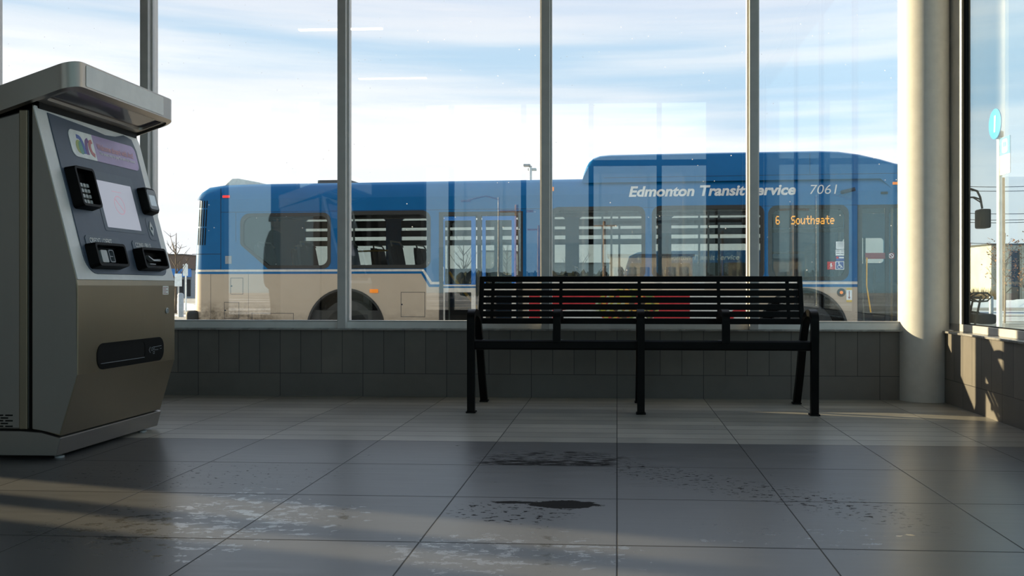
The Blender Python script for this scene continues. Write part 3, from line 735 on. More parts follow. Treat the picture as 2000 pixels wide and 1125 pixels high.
# ================================================================== THE BUS
FONT5 = {'6': ['01110', '10000', '10000', '11110', '10001', '10001', '01110'], 'S': ['01111', '10000', '10000', '01110', '00001', '00001', '11110'],
         'o': ['00000', '00000', '01110', '10001', '10001', '10001', '01110'], 'u': ['00000', '00000', '10001', '10001', '10001', '10011', '01101'],
         't': ['00100', '00100', '11111', '00100', '00100', '00100', '00011'], 'h': ['10000', '10000', '10110', '11001', '10001', '10001', '10001'],
         'g': ['00000', '00000', '01111', '10001', '01111', '00001', '01110'], 'a': ['00000', '00000', '01110', '00001', '01111', '10001', '01111'],
         'e': ['00000', '00000', '01110', '10001', '11111', '10000', '01110'], ' ': ['00000'] * 7}
def make_bus():
    B = empty('city_bus', (-7.0424, 14.8258, ROAD), -R(4.2))
    tag(B, 'blue and beige low-floor city bus standing outside behind the glass', 'bus')
    pt = lambda mb, name, mat, par=B, **k: mb.build(name, mat, par, **k)
    W = 2.55
    side = lambda a, b, d: (a, d, b)
    # windows of the near side: outer opening outlines (s, z)
    w1 = [(1.36, 1.475)] + [p for p in rrect(.88, 2.43, 1.475, 2.385, (0, .13, .13, .16)) if not (p[0] < .89 and p[1] < 1.5)] + [(.88, 1.90), (.90, 1.86)]
    w2 = rrect(2.60, 4.09, 1.475, 2.40, .13)
    w3 = rrect(6.02, 7.50, 1.29, 2.43, .13)
    w4 = rrect(7.60, 9.30, 1.29, 2.43, .13)
    w5 = rrect(9.355, 10.54, 1.275, 2.415, .13)
    rd = [(4.23, 1.26), (5.58, 1.26), (5.58, 2.37), (4.23, 2.37)]
    fd = [(10.665, 1.26), (11.50, 1.26), (11.50, 2.41), (10.665, 2.41)]
    up = [(.34, 1.465), (3.955, 1.465), (4.09, 1.26), (4.23, 1.26)] + [(4.23, 2.37), (5.58, 2.37), (5.58, 1.26)] + [(10.665, 1.26), (10.665, 2.41), (11.50, 2.41), (11.50, 1.26), (11.9, 1.26), (11.9, 2.62), (.34, 2.62)]
    sp_ = pt(MB().plate(up, [w[::-1] for w in (w1, w2, w3, w4, w5)], side, 0, .05), 'side_panel', 'bus_blue')
    # stripes
    z0, z1_, z2 = 1.465, 1.430, 1.393
    def stripe(za, zb, da, db, o):
        m = MB()
        m.plate([(.34, zb), (3.955 - o, zb), (4.085 - o, db), (4.235, db), (4.235, da), (4.10 - o + .012, da), (3.968 - o + .012, za), (.34, za)][::-1], [], side, -.0015, .05)
        m.plate([(5.575, db), (10.665, db), (10.665, da), (5.575, da)], [], side, -.0015, .05)
        return m
    pt(stripe(1.465, 1.430, 1.262, 1.222, 0), 'stripe', 'bus_white')
    pt(stripe(1.430, 1.393, 1.222, 1.180, .02), 'stripe', 'bus_blue')
    # beige lower panels with wheel arches
    def arch(cx, r, zb, n=24, zc=.50):
        a0 = math.asin((zb - zc) / r); pts = []
        for k in range(n + 1):
            a = math.pi - a0 - (math.pi - 2 * a0) * k / n; pts.append((cx + r * math.cos(a), zc + r * math.sin(a)))
        return pts
    AR, AF, RAD = 2.68, 9.87, .66
    low = [(.34, .42)] + arch(AR, RAD, .42)[::1] + [(4.235, .42), (4.235, 1.18), (4.075, 1.18), (3.935, 1.393), (.34, 1.393)]
    pt(MB().plate(low, [], side, 0, .05), 'lower_panel', 'bus_beige')
    low2 = [(5.575, .42)] + arch(AF, RAD + .01, .42) + [(10.665, .42), (10.665, 1.18), (5.575, 1.18)]
    pt(MB().plate(low2, [], side, 0, .05), 'lower_panel', 'bus_beige')
    pt(MB().plate([(11.50, .42), (11.9, .42), (11.9, 1.26), (11.50, 1.26)], [], side, 0, .05), 'lower_panel', 'bus_beige')
    # arch linings and wheels
    for cx, r_ in ((AR, RAD), (AF, RAD + .01)):
        m = MB(); rim = arch(cx, r_ - .002, .40); inner = arch(cx, r_ - .035, .40)
        m.plate(rim + inner[::-1], [], side, -.012, .05); pt(m, 'arch_lip', 'rubber')
        m = MB(); m.grid([[(a, d, b) for a, b in rim] for d in (.03, .55)]); m.plate(arch(cx, r_, .30), [], side, .50, .55); pt(m, 'arch_lining', 'gasket')
        for yy, sg in ((.06, 1), (W - .06, -1)):
            wh = MB(); wh.lathe([(.30, 0), (.36, .0), (.44, .01), (.475, .03), (.485, .08), (.485, .24), (.46, .29), (.30, .30)], (cx, yy if sg == 1 else yy - .30, .487), axis='y', n=48)
            wo = pt(wh, 'wheel', 'tyre', smooth=True)
            hb = MB(); hb.lathe([(.0, .035), (.07, .03), (.09, .06), (.16, .075), (.20, .10), (.265, .03), (.30, .005), (.30, .20), (0, .20)], (cx, yy if sg == 1 else yy - .25, .487), axis='y', n=40)
            for k in range(10):
                a = 2 * math.pi * k / 10; hb.lathe([(0, 0), (.015, 0), (.015, .03), (0, .03)], (cx + .125 * math.cos(a), yy + .04 if sg == 1 else yy - .07, .487 + .125 * math.sin(a)), axis='y', n=8)
            hb.build('hub', 'hub', wo, smooth=True)
    # near-side windows: rubber surround and pane
    def win(o, ins, name='window'):
        cx = sum(p[0] for p in o) / len(o); cz = sum(p[1] for p in o) / len(o)
        xs = [p[0] for p in o]; zs = [p[1] for p in o]; hx = (max(xs) - min(xs)) / 2; hz = (max(zs) - min(zs)) / 2
        mx, mz = (max(xs) + min(xs)) / 2, (max(zs) + min(zs)) / 2
        inn = [(mx + (p[0] - mx) * (1 - ins / hx), mz + (p[1] - mz) * (1 - ins / hz)) for p in o]
        f = pt(MB().plate(o, [inn[::-1]], side, -.006, .045), name, 'rubber')
        MB().plate(inn, [], side, .015, .024).build('pane', 'bus_glass', f)
        return f, inn
    win(w1, .055); win(w2, .06)
    for o in (w3, w4): win(o, .06)
    f5, i5 = win(w5, .062)
    m = MB(); m.box(9.42, 10.48, .026, .045, 2.005, 2.065); m.box(9.42, 9.98, .05, .08, 1.68, 1.72); m.build('transom_bar', 'rubber', f5)
    # destination sign: dark board with amber dot letters, behind the window
    ds = pt(MB().box(9.43, 10.47, .07, .12, 2.08, 2.33), 'destination_sign', 'bus_inside')
    x = 9.475; p_ = .0119
    for ch in '6  Southgate':
        if ch == ' ': x += p_ * 6.6; continue
        led = MB()
        for r_, row in enumerate(FONT5[ch]):
            for k, v in enumerate(row):
                if v == '1': led.box(x + k * p_ - .001, x + k * p_ + .0122, .066, .07, 2.26 - r_ * .0186 - .0175, 2.26 - r_ * .0186)
        x += p_ * 6.05
        led.build('led_letter', 'led_amber', ds)
    # stickers on that window
    k_ = MB(); k_.plate(rrect(10.355, 10.475, 1.752, 1.862, .003), [], side, .009, .013); st = k_.build('notice_sticker', 'banner_white', f5)
    MB().plate(rrect(10.350, 10.475, 1.652, 1.742, .003), [], side, .009, .013).build('notice_sticker', 'banner_white', f5)
    ln = MB()
    for k in range(4): ln.plate(rrect(10.37, 10.46, 1.845 - k * .022, 1.852 - k * .022, .001, 1), [], side, .007, .009)
    ln.build('notice_lines', 'grey_clad', f5)
    ln = MB()
    for a, b in ((10.36, 10.41), (10.42, 10.465)):
        for k in range(2): ln.plate(rrect(a, b, 1.715 - k * .035, 1.727 - k * .035, .001, 1), [], side, .007, .009)
    ln.build('notice_lines', 'grey_clad', f5)
    MB().plate(rrect(10.355, 10.475, 1.570, 1.645, .003), [], side, .009, .013).build('blue_sticker', 'sign_blue', f5)
    MB().plate(circle(10.375, 1.622, .018), [], side, .006, .009).build('sticker_emblem', 'sign_red', f5)
    MB().plate(rrect(10.40, 10.47, 1.610, 1.632, .002), [], side, .006, .009).build('sticker_lines', 'banner_white', f5)
    MB().plate(rrect(10.228, 10.342, 1.443, 1.562, .003), [], side, .009, .013).build('red_sticker', 'sign_red', f5)
    mm = MB(); mm.plate(circle(10.283, 1.530, .010), [], side, .006, .009); mm.plate(band([(10.268, 1.505), (10.285, 1.515), (10.297, 1.495), (10.272, 1.485)], .008), [], side, .006, .009); mm.plate(rrect(10.262, 10.305, 1.462, 1.468, .001), [], side, .006, .009)
    mm.build('sticker_figure', 'banner_white', f5)
    MB().plate(rrect(10.345, 10.475, 1.440, 1.565, .003), [], side, .009, .013).build('accessible_sticker', 'banner_white', f5)
    MB().plate(rrect(10.356, 10.464, 1.450, 1.555, .002), [], side, .007, .009).build('accessible_field', 'sign_blue', f5)
    wc = MB(); wc.plate(circle(10.397, 1.541, .010), [], side, .005, .007); wc.plate(band([(10.398, 1.530), (10.402, 1.498), (10.432, 1.498), (10.447, 1.468)], .006), [], side, .005, .007)
    wc.plate(circle(10.402, 1.484, .028), [circle(10.402, 1.484, .021)[::-1]], side, .005, .007); wc.plate(band([(10.400, 1.517), (10.425, 1.515)], .004), [], side, .005, .007)
    wc.build('accessible_symbol', 'banner_white', f5)
    # rear doors
    pt(MB().plate([(4.225, .42), (5.585, .42), (5.585, 2.375), (4.225, 2.375)], [[(4.245, .44), (4.245, 2.31), (5.56, 2.31), (5.56, .44)]], side, .0, .05), 'door_frame', 'rubber')
    for a0, a1, lab in ((4.262, 4.82, 0), (4.925, 5.47, 1)):
        leaf = MB().plate([(a0, 1.215), (a1, 1.215), (a1, 2.30), (a0, 2.30)], [rrect(a0 + .055, a1 - .07, 1.225, 2.235, .012)[::-1]], side, .012, .05)
        lf = pt(leaf, 'door_leaf', 'bus_blue_light')
        MB().plate([(a0, .46), (a1, .46), (a1, 1.165), (a0, 1.165)], [rrect(a0 + .055, a1 - .07, .48, 1.095, .012)[::-1]], side, .012, .05).build('kick_frame', 'bus_white', lf)
        MB().plate([(a0, 1.165), (a1, 1.165), (a1, 1.19), (a0, 1.19)], [], side, .010, .05).build('leaf_stripe', 'bus_blue', lf)
        MB().plate([(a0, 1.19), (a1, 1.19), (a1, 1.215), (a0, 1.215)], [], side, .010, .05).build('leaf_stripe', 'bus_white', lf)
        MB().plate([(a0 + .05, .475), (a1 - .065, .475), (a1 - .065, 2.24), (a0 + .05, 2.24)], [], side, .028, .036).build('pane', 'bus_glass', lf)
        if not lab: MB().plate(rrect(a0 + .005, a0 + .04, 1.27, 1.50, .003), [], side, .008, .012).build('door_label', 'banner_white', lf)
    for a in (4.235, 4.85, 5.50):
        pt(MB().plate([(a, .44), (a + .06, .44), (a + .06, 2.31), (a, 2.31)], [], side, -.004, .04), 'door_seal', 'rubber')
    # front door
    fd_ = pt(MB().plate([(10.665, .40), (11.52, .40), (11.52, 2.41), (10.665, 2.41)], [[(10.735, .44), (10.735, 2.36), (11.07, 2.36), (11.07, .44)], [(11.12, .44), (11.12, 2.36), (11.47, 2.36), (11.47, .44)]], side, .004, .05), 'front_door', 'rubber')
    for a, b in ((10.733, 11.072), (11.118, 11.472)): MB().plate([(a, .44), (b, .44), (b, 2.36), (a, 2.36)], [], side, .025, .033).build('pane', 'bus_glass', fd_)
    MB().tube([(10.80, -.005, 1.62), (10.80, .012, 1.2), (10.86, .012, .80)], .011).build('door_handrail', 'rail_yellow', fd_)
    MB().box(10.78, 11.20, .016, .022, 1.60, 1.69).build('no_smoking_notice', 'sign_maroon', fd_)
    n_ = MB(); n_.plate(circle(11.155, 1.645, .036), [circle(11.155, 1.645, .028)[::-1]], side, .012, .016); n_.plate(band([(11.135, 1.665), (11.175, 1.625)], .004), [], side, .012, .016); n_.build('no_smoking_symbol', 'banner_white', fd_)
    MB().plate(rrect(10.80, 11.45, .585, .665, .004), [], side, .014, .020).build('step_notice', 'sign_maroon', fd_)
    for wd, a_, b_ in (('WATCH', 10.86, .21), ('YOUR', 11.09, .16), ('STEP', 11.27, .15)):
        text('step_lettering', wd, 'ink_pink', fd_, (a_, .012, .602), (1, 0, 0), (0, 0, 1), width=b_, height=.042, thick=.001)
    MB().tube([(10.70, .03, 2.30), (10.78, .10, .5)], .014).build('grab_bar', 'rail_grey', fd_)
    # cantrail above the windows, roof, fairing
    def cross(s, zt, ins, zl=2.62):
        k = (zt - zl) / .31
        prof = [(0, 0), (.012, .09), (.05, .20), (.13, .265), (.35, .295), (1.275, .31)]
        pts = [(s, ins + y, zl + z * k) for y, z in prof]
        return pts + [(s, W - ins - y, zl + z * k) for y, z in prof[-2::-1]]
    rows = [cross(.100, 2.625, .05), cross(.125, 2.72, .03), cross(.18, 2.80, .015), cross(.28, 2.865, .004), cross(.55, 2.905, 0), cross(.9, 2.915, 0), cross(6.5, 2.915, 0), cross(11.2, 2.90, 0), cross(11.6, 2.85, .01), cross(11.9, 2.76, .03), cross(12.1, 2.66, .08)]
    pt(MB().grid(rows), 'roof', 'bus_blue', smooth=True)
    hs = [(6.525, 2.86), (6.545, 2.96), (6.575, 3.05), (6.62, 3.13), (6.69, 3.19), (6.79, 3.225), (6.95, 3.238), (8.5, 3.242), (10.1, 3.238), (10.4, 3.222), (10.7, 3.175), (11.0, 3.10), (11.22, 3.03), (11.5, 2.985), (11.75, 2.94), (11.92, 2.82), (11.96, 2.66)]
    rows = []
    for s, zt in hs:
        a = min(.08, max(.005, (zt - 2.84) * .4))
        zb = 2.80 if s < 11.1 else 2.60; pr = [(.0, zb), (.0, max(zb + .01, zt - a)), (a * .3, zt - a * .3), (a, zt)]
        rows.append([(s, y, z) for y, z in pr] + [(s, W - y, z) for y, z in pr[::-1]])
    fr = pt(MB().grid(rows), 'roof_fairing', 'bus_blue', smooth=True)
    sm = MB(); sm.box(6.85, 11.3, -.0015, .002, 2.872, 2.878); sm.box(9.97, 9.975, -.0015, .002, 2.88, 3.19); sm.build('fairing_seam', 'bus_seam', fr)
    pt(MB().grid([[(s, .2, 2.915), (s, 2.35, 2.915)] for s in (.9, 6.5)]) if False else MB().plate([(.42, 2.885), (.55, 3.0), (.66, 3.005), (1.05, 2.93), (1.05, 2.885)], [], side, .35, 2.2), 'roof_vent', 'bus_white', bevel=.01)
    pt(MB().box(2.02, 2.58, .45, 2.1, 2.90, 2.965, bev=.01), 'roof_hatch', 'roof_dark')
    # rear end and corner
    ofs = [(.42, .0), (.76, .0), (1.393, .006), (1.430, .008), (1.465, .010), (1.8, .025), (2.3, .06), (2.62, .095)]
    plan = [(.34, 0), (.22, .004), (.12, .025), (.05, .08), (.015, .17), (.0, .30), (0, 1.27)]
    plan = plan + [(s, W - y) for s, y in plan[-2::-1]]
    def seg(a, b, mat, nm):
        rws = [[(s + o * (1 - s / .34), y, z) for s, y in plan] for z, o in ofs[a:b + 1]]
        return pt(MB().grid(rws), nm, mat, smooth=True)
    seg(4, 7, 'bus_blue', 'rear_panel'); seg(3, 4, 'bus_white', 'rear_stripe'); seg(2, 3, 'bus_blue', 'rear_stripe'); seg(0, 2, 'bus_beige', 'rear_panel')
    gv = MB()
    for k in range(4):
        for (za, zb) in ((1.87, 2.155), (2.175, 2.46), (2.48, 2.60)):
            x = .135 + k * .042
            gv.grid([[(x + (z - 1.87) * .055 - .008, -.002 + (.016 if k == 0 else .003 if k == 1 else .0), z), (x + (z - 1.87) * .055 + .010, -.002 + (.012 if k == 0 else .001 if k == 1 else .0), z)] for z in (za, zb)])
    pt(gv, 'engine_grille', 'gasket')
    sm = MB()
    sm.box(.536, .546, -.0012, .003, 1.465, 2.80); sm.box(.546, 11.9, -.0012, .003, 2.405, 2.411); sm.box(.80, .806, -.0012, .003, 1.92, 2.405); sm.box(.04, .536, -.0012, .003, 1.718, 1.726)
    pt(sm, 'panel_seam', 'bus_seam')
    for (a, b, c_, d) in ((.71, .93, 1.06, 1.33), (.60, .86, .66, .93), (1.08, 1.80, .46, .755), (3.60, 4.00, .70, 1.10)):
        sm = MB(); sm.plate([(a, c_), (b, c_), (b, d), (a, d)], [[(a + .007, c_ + .007), (a + .007, d - .007), (b - .007, d - .007), (b - .007, c_ + .007)]], side, -.001, .002)
        sm.plate(circle(a + .02, (c_ + d) / 2, .012), [], side, -.003, .002)
        pt(sm, 'access_hatch_outline', 'bus_seam')
    for x_ in (1.02, .365): pt(MB().box(x_, x_ + .004, -.001, .002, .42, 1.39), 'panel_joint', 'bus_seam')
    pt(MB().box(.62, .73, -.004, .002, 1.56, 1.69), 'fuel_flap', 'grey_clad')
    pt(MB().box(-.08, .14, -.03, 2.58, .38, .79, bev=.07, seg=4), 'rear_bumper', 'rubber', smooth=True)
    # lamps
    pt(MB().box(.575, .70, -.014, .002, 2.645, 2.685, bev=.008), 'marker_lamp', 'red_lamp')
    pt(MB().box(6.03, 6.075, -.012, .002, 2.68, 2.745, bev=.006), 'marker_lamp', 'amber_lamp')
    pt(MB().box(11.17, 11.34, -.012, .002, 2.705, 2.745, bev=.006), 'marker_lamp', 'amber_lamp')
    pt(MB().box(3.085, 3.225, -.014, .002, 1.085, 1.145, bev=.008), 'turn_lamp', 'amber_lamp')
    tl = MB(); tl.lathe([(.0, 0), (.055, .0), (.062, .008), (.062, .025), (0, .025)], (10.43, -.018, 1.098), axis='y', n=28); tl = pt(tl, 'turn_lamp', 'rubber', smooth=True)
    MB().lathe([(0, 0), (.022, .004), (.028, .012), (.028, .02), (0, .02)], (10.43, -.026, 1.098), axis='y', n=20).build('lamp_lens', 'amber_lamp', tl)
    dl = pt(MB().plate(rrect(10.505, 10.585, .955, 1.165, .006), [], side, -.003, .002), 'tie_down_decal', 'banner_white')
    for zb_ in (.955, 1.135): MB().plate(rrect(10.505, 10.585, zb_, zb_ + .03, .005), [], side, -.005, -.003).build('decal_band', 'sign_yellow', dl)
    d3 = MB(); d3.plate([(10.54, 1.12), (10.54, 1.03), (10.527, 1.03), (10.545, 1.0), (10.563, 1.03), (10.551, 1.03), (10.551, 1.12)], [], side, -.005, -.003); d3.build('decal_arrow', 'sign_maroon', dl)
    cm = MB(); cm.tube([(10.44, -.005, 2.60), (10.47, -.06, 2.605), (10.62, -.085, 2.64)], .028, n=14); pt(cm, 'side_camera', 'bus_seam', smooth=True)
    pt(MB().box(11.0, 11.1, -.03, .002, 2.565, 2.60, bev=.008), 'sensor', 'gasket')
    # lettering
    text('fleet_lettering', 'Edmonton Transit Service', 'bus_letter', B, (7.245, -.002, 2.580), (1, 0, 0), (0, 0, 1), width=2.52, height=.150, shear=.20, bold=.034, thick=.002)
    text('fleet_number', '7061', 'bus_letter', B, (9.975, -.002, 2.580), (1, 0, 0), (0, 0, 1), width=.395, height=.140, shear=.16, bold=-.004, thick=.002)
    # advertising panel between the axles (seen through the bench slats)
    ad = pt(MB().plate([(5.66, .62), (9.17, .62), (9.17, 1.10), (5.66, 1.10)], [], side, -.003, .002), 'advert_panel', 'ad_white')
    MB().plate([(5.68, .62), (8.18, .62), (8.18, 1.085), (5.68, 1.085)], [], side, -.005, -.003).build('advert_field', 'ad_red', ad)
    MB().plate([(6.08, .62), (7.0, .62), (6.95, .82), (6.6, .86), (6.08, .80)], [], side, -.007, -.005).build('advert_patch', 'ad_white', ad)
    MB().plate(circle(7.22, .88, .50, 36, ry=.275), [], side, -.010, -.007).build('advert_food', 'ad_food', ad)
    text('advert_lettering', 'Order n', 'ad_white', ad, (7.45, -.006, .63), (1, 0, 0), (0, 0, 1), width=.34, height=.085, shear=.2, thick=.006)
    em = MB(); em.plate(circle(8.93, .70, .17, ry=.15), [circle(8.93, .70, .09, ry=.07)[::-1]], side, -.006, -.003); em.build('advert_emblem', 'ad_red', ad)
    # inside
    fl = MB(); fl.box(.2, 11.8, .06, W - .06, .34, .40); fl.box(.2, 4.1, .06, W - .06, .40, .80); pt(fl, 'cabin_floor', 'bus_inside')
    ce = MB(); ce.box(.3, 11.7, .05, W - .05, 2.56, 2.60); ce.box(.3, 11.7, .06, .30, 2.44, 2.56); ce.box(.3, 11.7, W - .24, W - .06, 2.47, 2.56); pt(ce, 'cabin_ceiling', 'bus_ceiling')
    pt(MB().box(.25, .30, .08, W - .08, .80, 2.56), 'engine_bulkhead', 'bus_inside')
    # far side with its sliding windows
    fw = [rrect(.92, 2.52, 1.52, 2.47, .08), rrect(2.82, 4.60, 1.52, 2.47, .08), rrect(4.75, 5.93, 1.40, 2.47, .08), rrect(6.18, 7.62, 1.34, 2.47, .08), rrect(7.86, 9.52, 1.34, 2.47, .08), rrect(10.86, 11.56, 1.60, 2.04, .06)]
    fs = pt(MB().plate([(.34, .42), (11.9, .42), (11.9, 2.62), (.34, 2.62)], [o[::-1] for o in fw], side, W - .05, W), 'far_side_panel', ['bus_blue'])
    for k, o in enumerate(fw):
        xs = [p[0] for p in o]; a, b = min(xs), max(xs)
        fm = MB()
        if k < 5:
            for (za, zb) in ((2.29, 2.425), (2.125, 2.238), (1.955, 2.055)): fm.box(a, b, W - .06, W - .035, za, zb)
            for c_ in ((a + b) / 2 + .02, a + .30 * (b - a)): fm.box(c_ - .018, c_ + .018, W - .062, W - .03, 1.36 if k > 1 else 1.53, 2.47)
        else: fm.box((a + b) / 2, (a + b) / 2 + .04, W - .06, W - .03, 1.60, 2.04)
        fo = pt(fm, 'far_window_frame', 'rubber')
        MB().plate(o, [], side, W - .03, W - .022).build('pane', 'bus_glass', fo)
    # seats
    def seat(s, y, zf, face=1, w_=.86):
        m = MB()
        m.box(s - .21, s + .21, y - w_ / 2, y + w_ / 2, zf + .38, zf + .46, bev=.02)
        for sgn in (-.22, .22):
            m.grid([[(s - face * (.20 + .10 * u), y + sgn * w_ * 1.0 - hw * w_, zf + .42 + .66 * u), (s - face * (.20 + .10 * u), y + sgn * w_ + hw * w_, zf + .42 + .66 * u), (s - face * (.25 + .10 * u), y + sgn * w_ + hw * w_, zf + .42 + .66 * u), (s - face * (.25 + .10 * u), y + sgn * w_ - hw * w_, zf + .42 + .66 * u)] for u, hw in ((0, .22), (.4, .22), (.9, .17), (1.0, .13))], close_v=True, cap=True)
        m.box(s - .05, s + .05, y - .06, y + .06, zf, zf + .38)
        so = pt(m, 'passenger_seat', 'seat_cloth')
        MB().tube([(s - face * .28, y - w_ * .35, zf + 1.05), (s - face * .32, y - w_ * .28, zf + 1.13), (s - face * .32, y + w_ * .28, zf + 1.13), (s - face * .28, y + w_ * .35, zf + 1.05)], .014, n=8).build('seat_handle', 'rail_grey', so)
    for s in (1.35, 2.1, 2.85, 3.65): seat(s, .55, .80); seat(s, 2.0, .80)
    for s in (6.5, 7.3, 8.1): seat(s, 2.0, .40, face=1)
    for s in (6.5, 8.9): seat(s, .55, .40, face=-1)
    dr = MB(); dr.box(10.7, 11.2, 1.75, 2.2, .85, .95, bev=.02); dr.box(10.65, 10.75, 1.75, 2.2, .9, 1.65, bev=.03); dr.box(10.8, 11.1, 1.85, 2.1, .40, .85); pt(dr, 'driver_seat', 'seat_cloth')
    ds_ = MB(); ds_.box(11.35, 11.85, 1.3, 2.45, .40, 1.25, bev=.05); ds_.box(10.2, 10.25, 1.4, 2.45, .4, 1.9); pt(ds_, 'dashboard', 'bus_inside')
    sw = MB(); sw.tube([(11.3 + .03 * math.cos(a), 1.98 + .22 * math.cos(a), 1.28 + .20 * math.sin(a)) for a in [2 * math.pi * k / 24 for k in range(25)]], .014, n=8); pt(sw, 'steering_wheel', 'gasket', smooth=True)
    for (s, y, mt) in ((4.3, .35, 'rail_grey'), (5.6, .35, 'rail_grey'), (5.3, 1.7, 'rail_grey'), (6.9, .95, 'rail_grey'), (8.5, 1.6, 'rail_grey'), (10.5, .6, 'rail_grey'), (2.45, 1.0, 'rail_grey'), (11.35, .9, 'rail_yellow')):
        m = MB(); m.tube([(s, y, .40), (s, y, 2.56)], .017, n=10); pt(m, 'stanchion', mt, smooth=True)
    m = MB(); m.tube([(4.32, .30, 1.42), (4.42, .30, 1.28), (4.90, .30, .70), (4.95, .30, .5)], .022, n=10); pt(m, 'door_rail', 'rail_yellow', smooth=True)
    m = MB(); m.tube([(2.2, 1.3, 1.80), (3.0, 1.3, 1.82)], .015, n=8); pt(m, 'grab_rail', 'rail_yellow', smooth=True)
    for y in (.85, 1.75):
        m = MB(); m.tube([(1, y, 2.42), (10.0, y, 2.42)], .016, n=8); pt(m, 'ceiling_rail', 'rail_grey', smooth=True)
    # nose: lower shell, windscreen, bike rack, mirror
    nz = [(.42, .36), (.60, .40), (1.20, .42), (1.60, .40), (1.85, .33), (1.98, .26)]
    rows = []
    for z, ext in nz:
        rows.append([(11.9, 0, z), (12.02 + ext * .2, .01, z), (11.95 + ext * .80, .10, z), (11.95 + ext * 1.02, .35, z), (11.95 + ext * 1.3, 1.27, z), (11.95 + ext * 1.02, W - .35, z), (11.95 + ext * .80, W - .10, z), (11.9, W, z)])
    pt(MB().grid(rows[2:]), 'nose', 'bus_blue', smooth=True); pt(MB().grid(rows[:3]), 'nose_lower', 'bus_beige', smooth=True)
    ws = [[(11.9, .0, 1.98), (12.1, .05, 1.98), (12.2, .35, 1.98), (12.28, 1.27, 1.98), (12.2, W - .35, 1.98), (12.1, W - .05, 1.98), (11.9, W, 1.98)],
          [(11.8, .0, 2.62), (11.9, .06, 2.62), (11.98, .35, 2.62), (12.05, 1.27, 2.62), (11.98, W - .35, 2.62), (11.9, W - .06, 2.62), (11.8, W, 2.62)]]
    pt(MB().grid(ws), 'windscreen', 'bus_glass', smooth=True)
    pt(MB().box(12.29, 12.32, .14, .17, 1.80, 1.83), 'nose_lamp', 'red_lamp')
    m = MB(); m.tube([(12.17, .02, 2.62), (12.28, -.02, 2.62), (12.36, -.03, 2.59), (12.40, -.04, 2.50), (12.425, -.05, 2.33)], .016, n=10)
    m.tube([(12.17, .02, 2.50), (12.32, -.02, 2.50), (12.40, -.03, 2.47)], .012, n=8); m.tube([(12.26, -.02, 2.62), (12.26, -.02, 2.50)], .010, n=8); m.tube([(12.30, -.02, 2.50), (12.41, -.04, 2.42)], .010, n=8)
    ma = pt(m, 'mirror_arm', 'gasket', smooth=True)
    MB().box(12.36, 12.52, -.16, .10, 2.04, 2.32, bev=.03, seg=3).build('mirror', 'gasket', ma, smooth=True)
    br = MB()
    for y in (.25, .6, 1.0, 1.6, 2.2): br.tube([(12.40, y, .55), (12.50, y, 1.05)], .016, n=8)
    for z in (.60, .80, 1.02): br.tube([(12.40 + (z - .55) * .2, .2, z), (12.40 + (z - .55) * .2, 2.3, z)], .016, n=8)
    for y in (.22, .45): br.tube([(12.33, y, 1.02), (12.45, y, 1.09), (12.58, y, 1.09), (12.64, y, 1.03), (12.58, y, .97), (12.45, y, .96), (12.33, y, 1.02)], .013, n=8)
    br.box(12.45, 12.72, .2, 2.2, .62, .78, bev=.06)
    pt(br, 'bike_rack', 'gasket', smooth=True)
    wm = MB(); wm.tube([(12.20, .25, 1.97), (12.24, .20, 2.08), (12.25, .20, 2.14)], .012, n=8); wm.box(12.20, 12.28, .14, .26, 2.10, 2.20, bev=.03); pt(wm, 'convex_mirror', 'gasket')
    pt(MB().box(.35, 11.85, .15, W - .15, .22, .36), 'chassis', 'gasket')
make_bus()

# ================================================================== OUTSIDE
g = MB().box(-220, 260, -160, 420, ROAD - .3, ROAD); struct(tag(g.build('ground', 'asphalt'), 'asphalt yard with thin patches of snow around the station', 'ground'))
struct(tag(MB().box(-40, 30, 6.68, 12.2, ROAD, -.18, bev=.02).build('sidewalk', 'concrete'), 'concrete sidewalk between the window wall and the bus lane', 'sidewalk'))
def onroad(px, depth): v = at(px, 500, depth); return Vector((v.x, v.y, ROAD))

# bus stop sign
v = onroad(1952, 10.7)
S = empty('bus_stop_sign', (v.x, v.y, -.18)); tag(S, 'white bus stop pole with round blue disc and route flag by the curb', 'sign')
zz = lambda py: CAMH + (CY - py) / F * 10.7 + .18
MB().tube([(0, 0, 0), (0, 0, zz(255))], .030, n=16).build('pole', 'banner_white', S, smooth=True)
ur = Vector((0, -1, 0))
dd = lambda a, b, d: tuple(ur * a + Vector((-1, 0, 0)) * (d + .045) + Vector((0, 0, b)))
dsc = MB().plate(circle(0, zz(242), .175, 36), [], dd, .0, .008).build('disc', 'sign_sky', S)
MB().plate([(-.025, zz(258)), (.015, zz(258)), (.03, zz(226)), (-.01, zz(226))], [], dd, .008, .010).build('disc_symbol', 'banner_white', dsc)
MB().box(-.035, .035, -.035, .035, zz(268), zz(257), bev=.006).build('clamp', 'galv', S)
fl_ = MB().plate([(.03, zz(343)), (.30, zz(343)), (.30, zz(272)), (.03, zz(272))], [], dd, -.05, -.04).build('flag', 'banner_white', S)
MB().plate([(.03, zz(306)), (.30, zz(306)), (.30, zz(272)), (.03, zz(272))], [], dd, -.04, -.038).build('flag_field', 'sign_sky', fl_)
bs = MB(); bs.plate(rrect(.095, .235, zz(302), zz(276), .03), [rrect(.115, .215, zz(291), zz(281), .01)[::-1]], dd, -.038, -.036); bs.build('bus_symbol', 'banner_white', fl_)
ls = MB()
for py in (328, 333, 338): ls.plate([(.05, zz(py + 1)), (.28, zz(py + 1)), (.28, zz(py)), (.05, zz(py))], [], dd, -.04, -.038)
ls.build('route_lines', 'grey_clad', fl_)

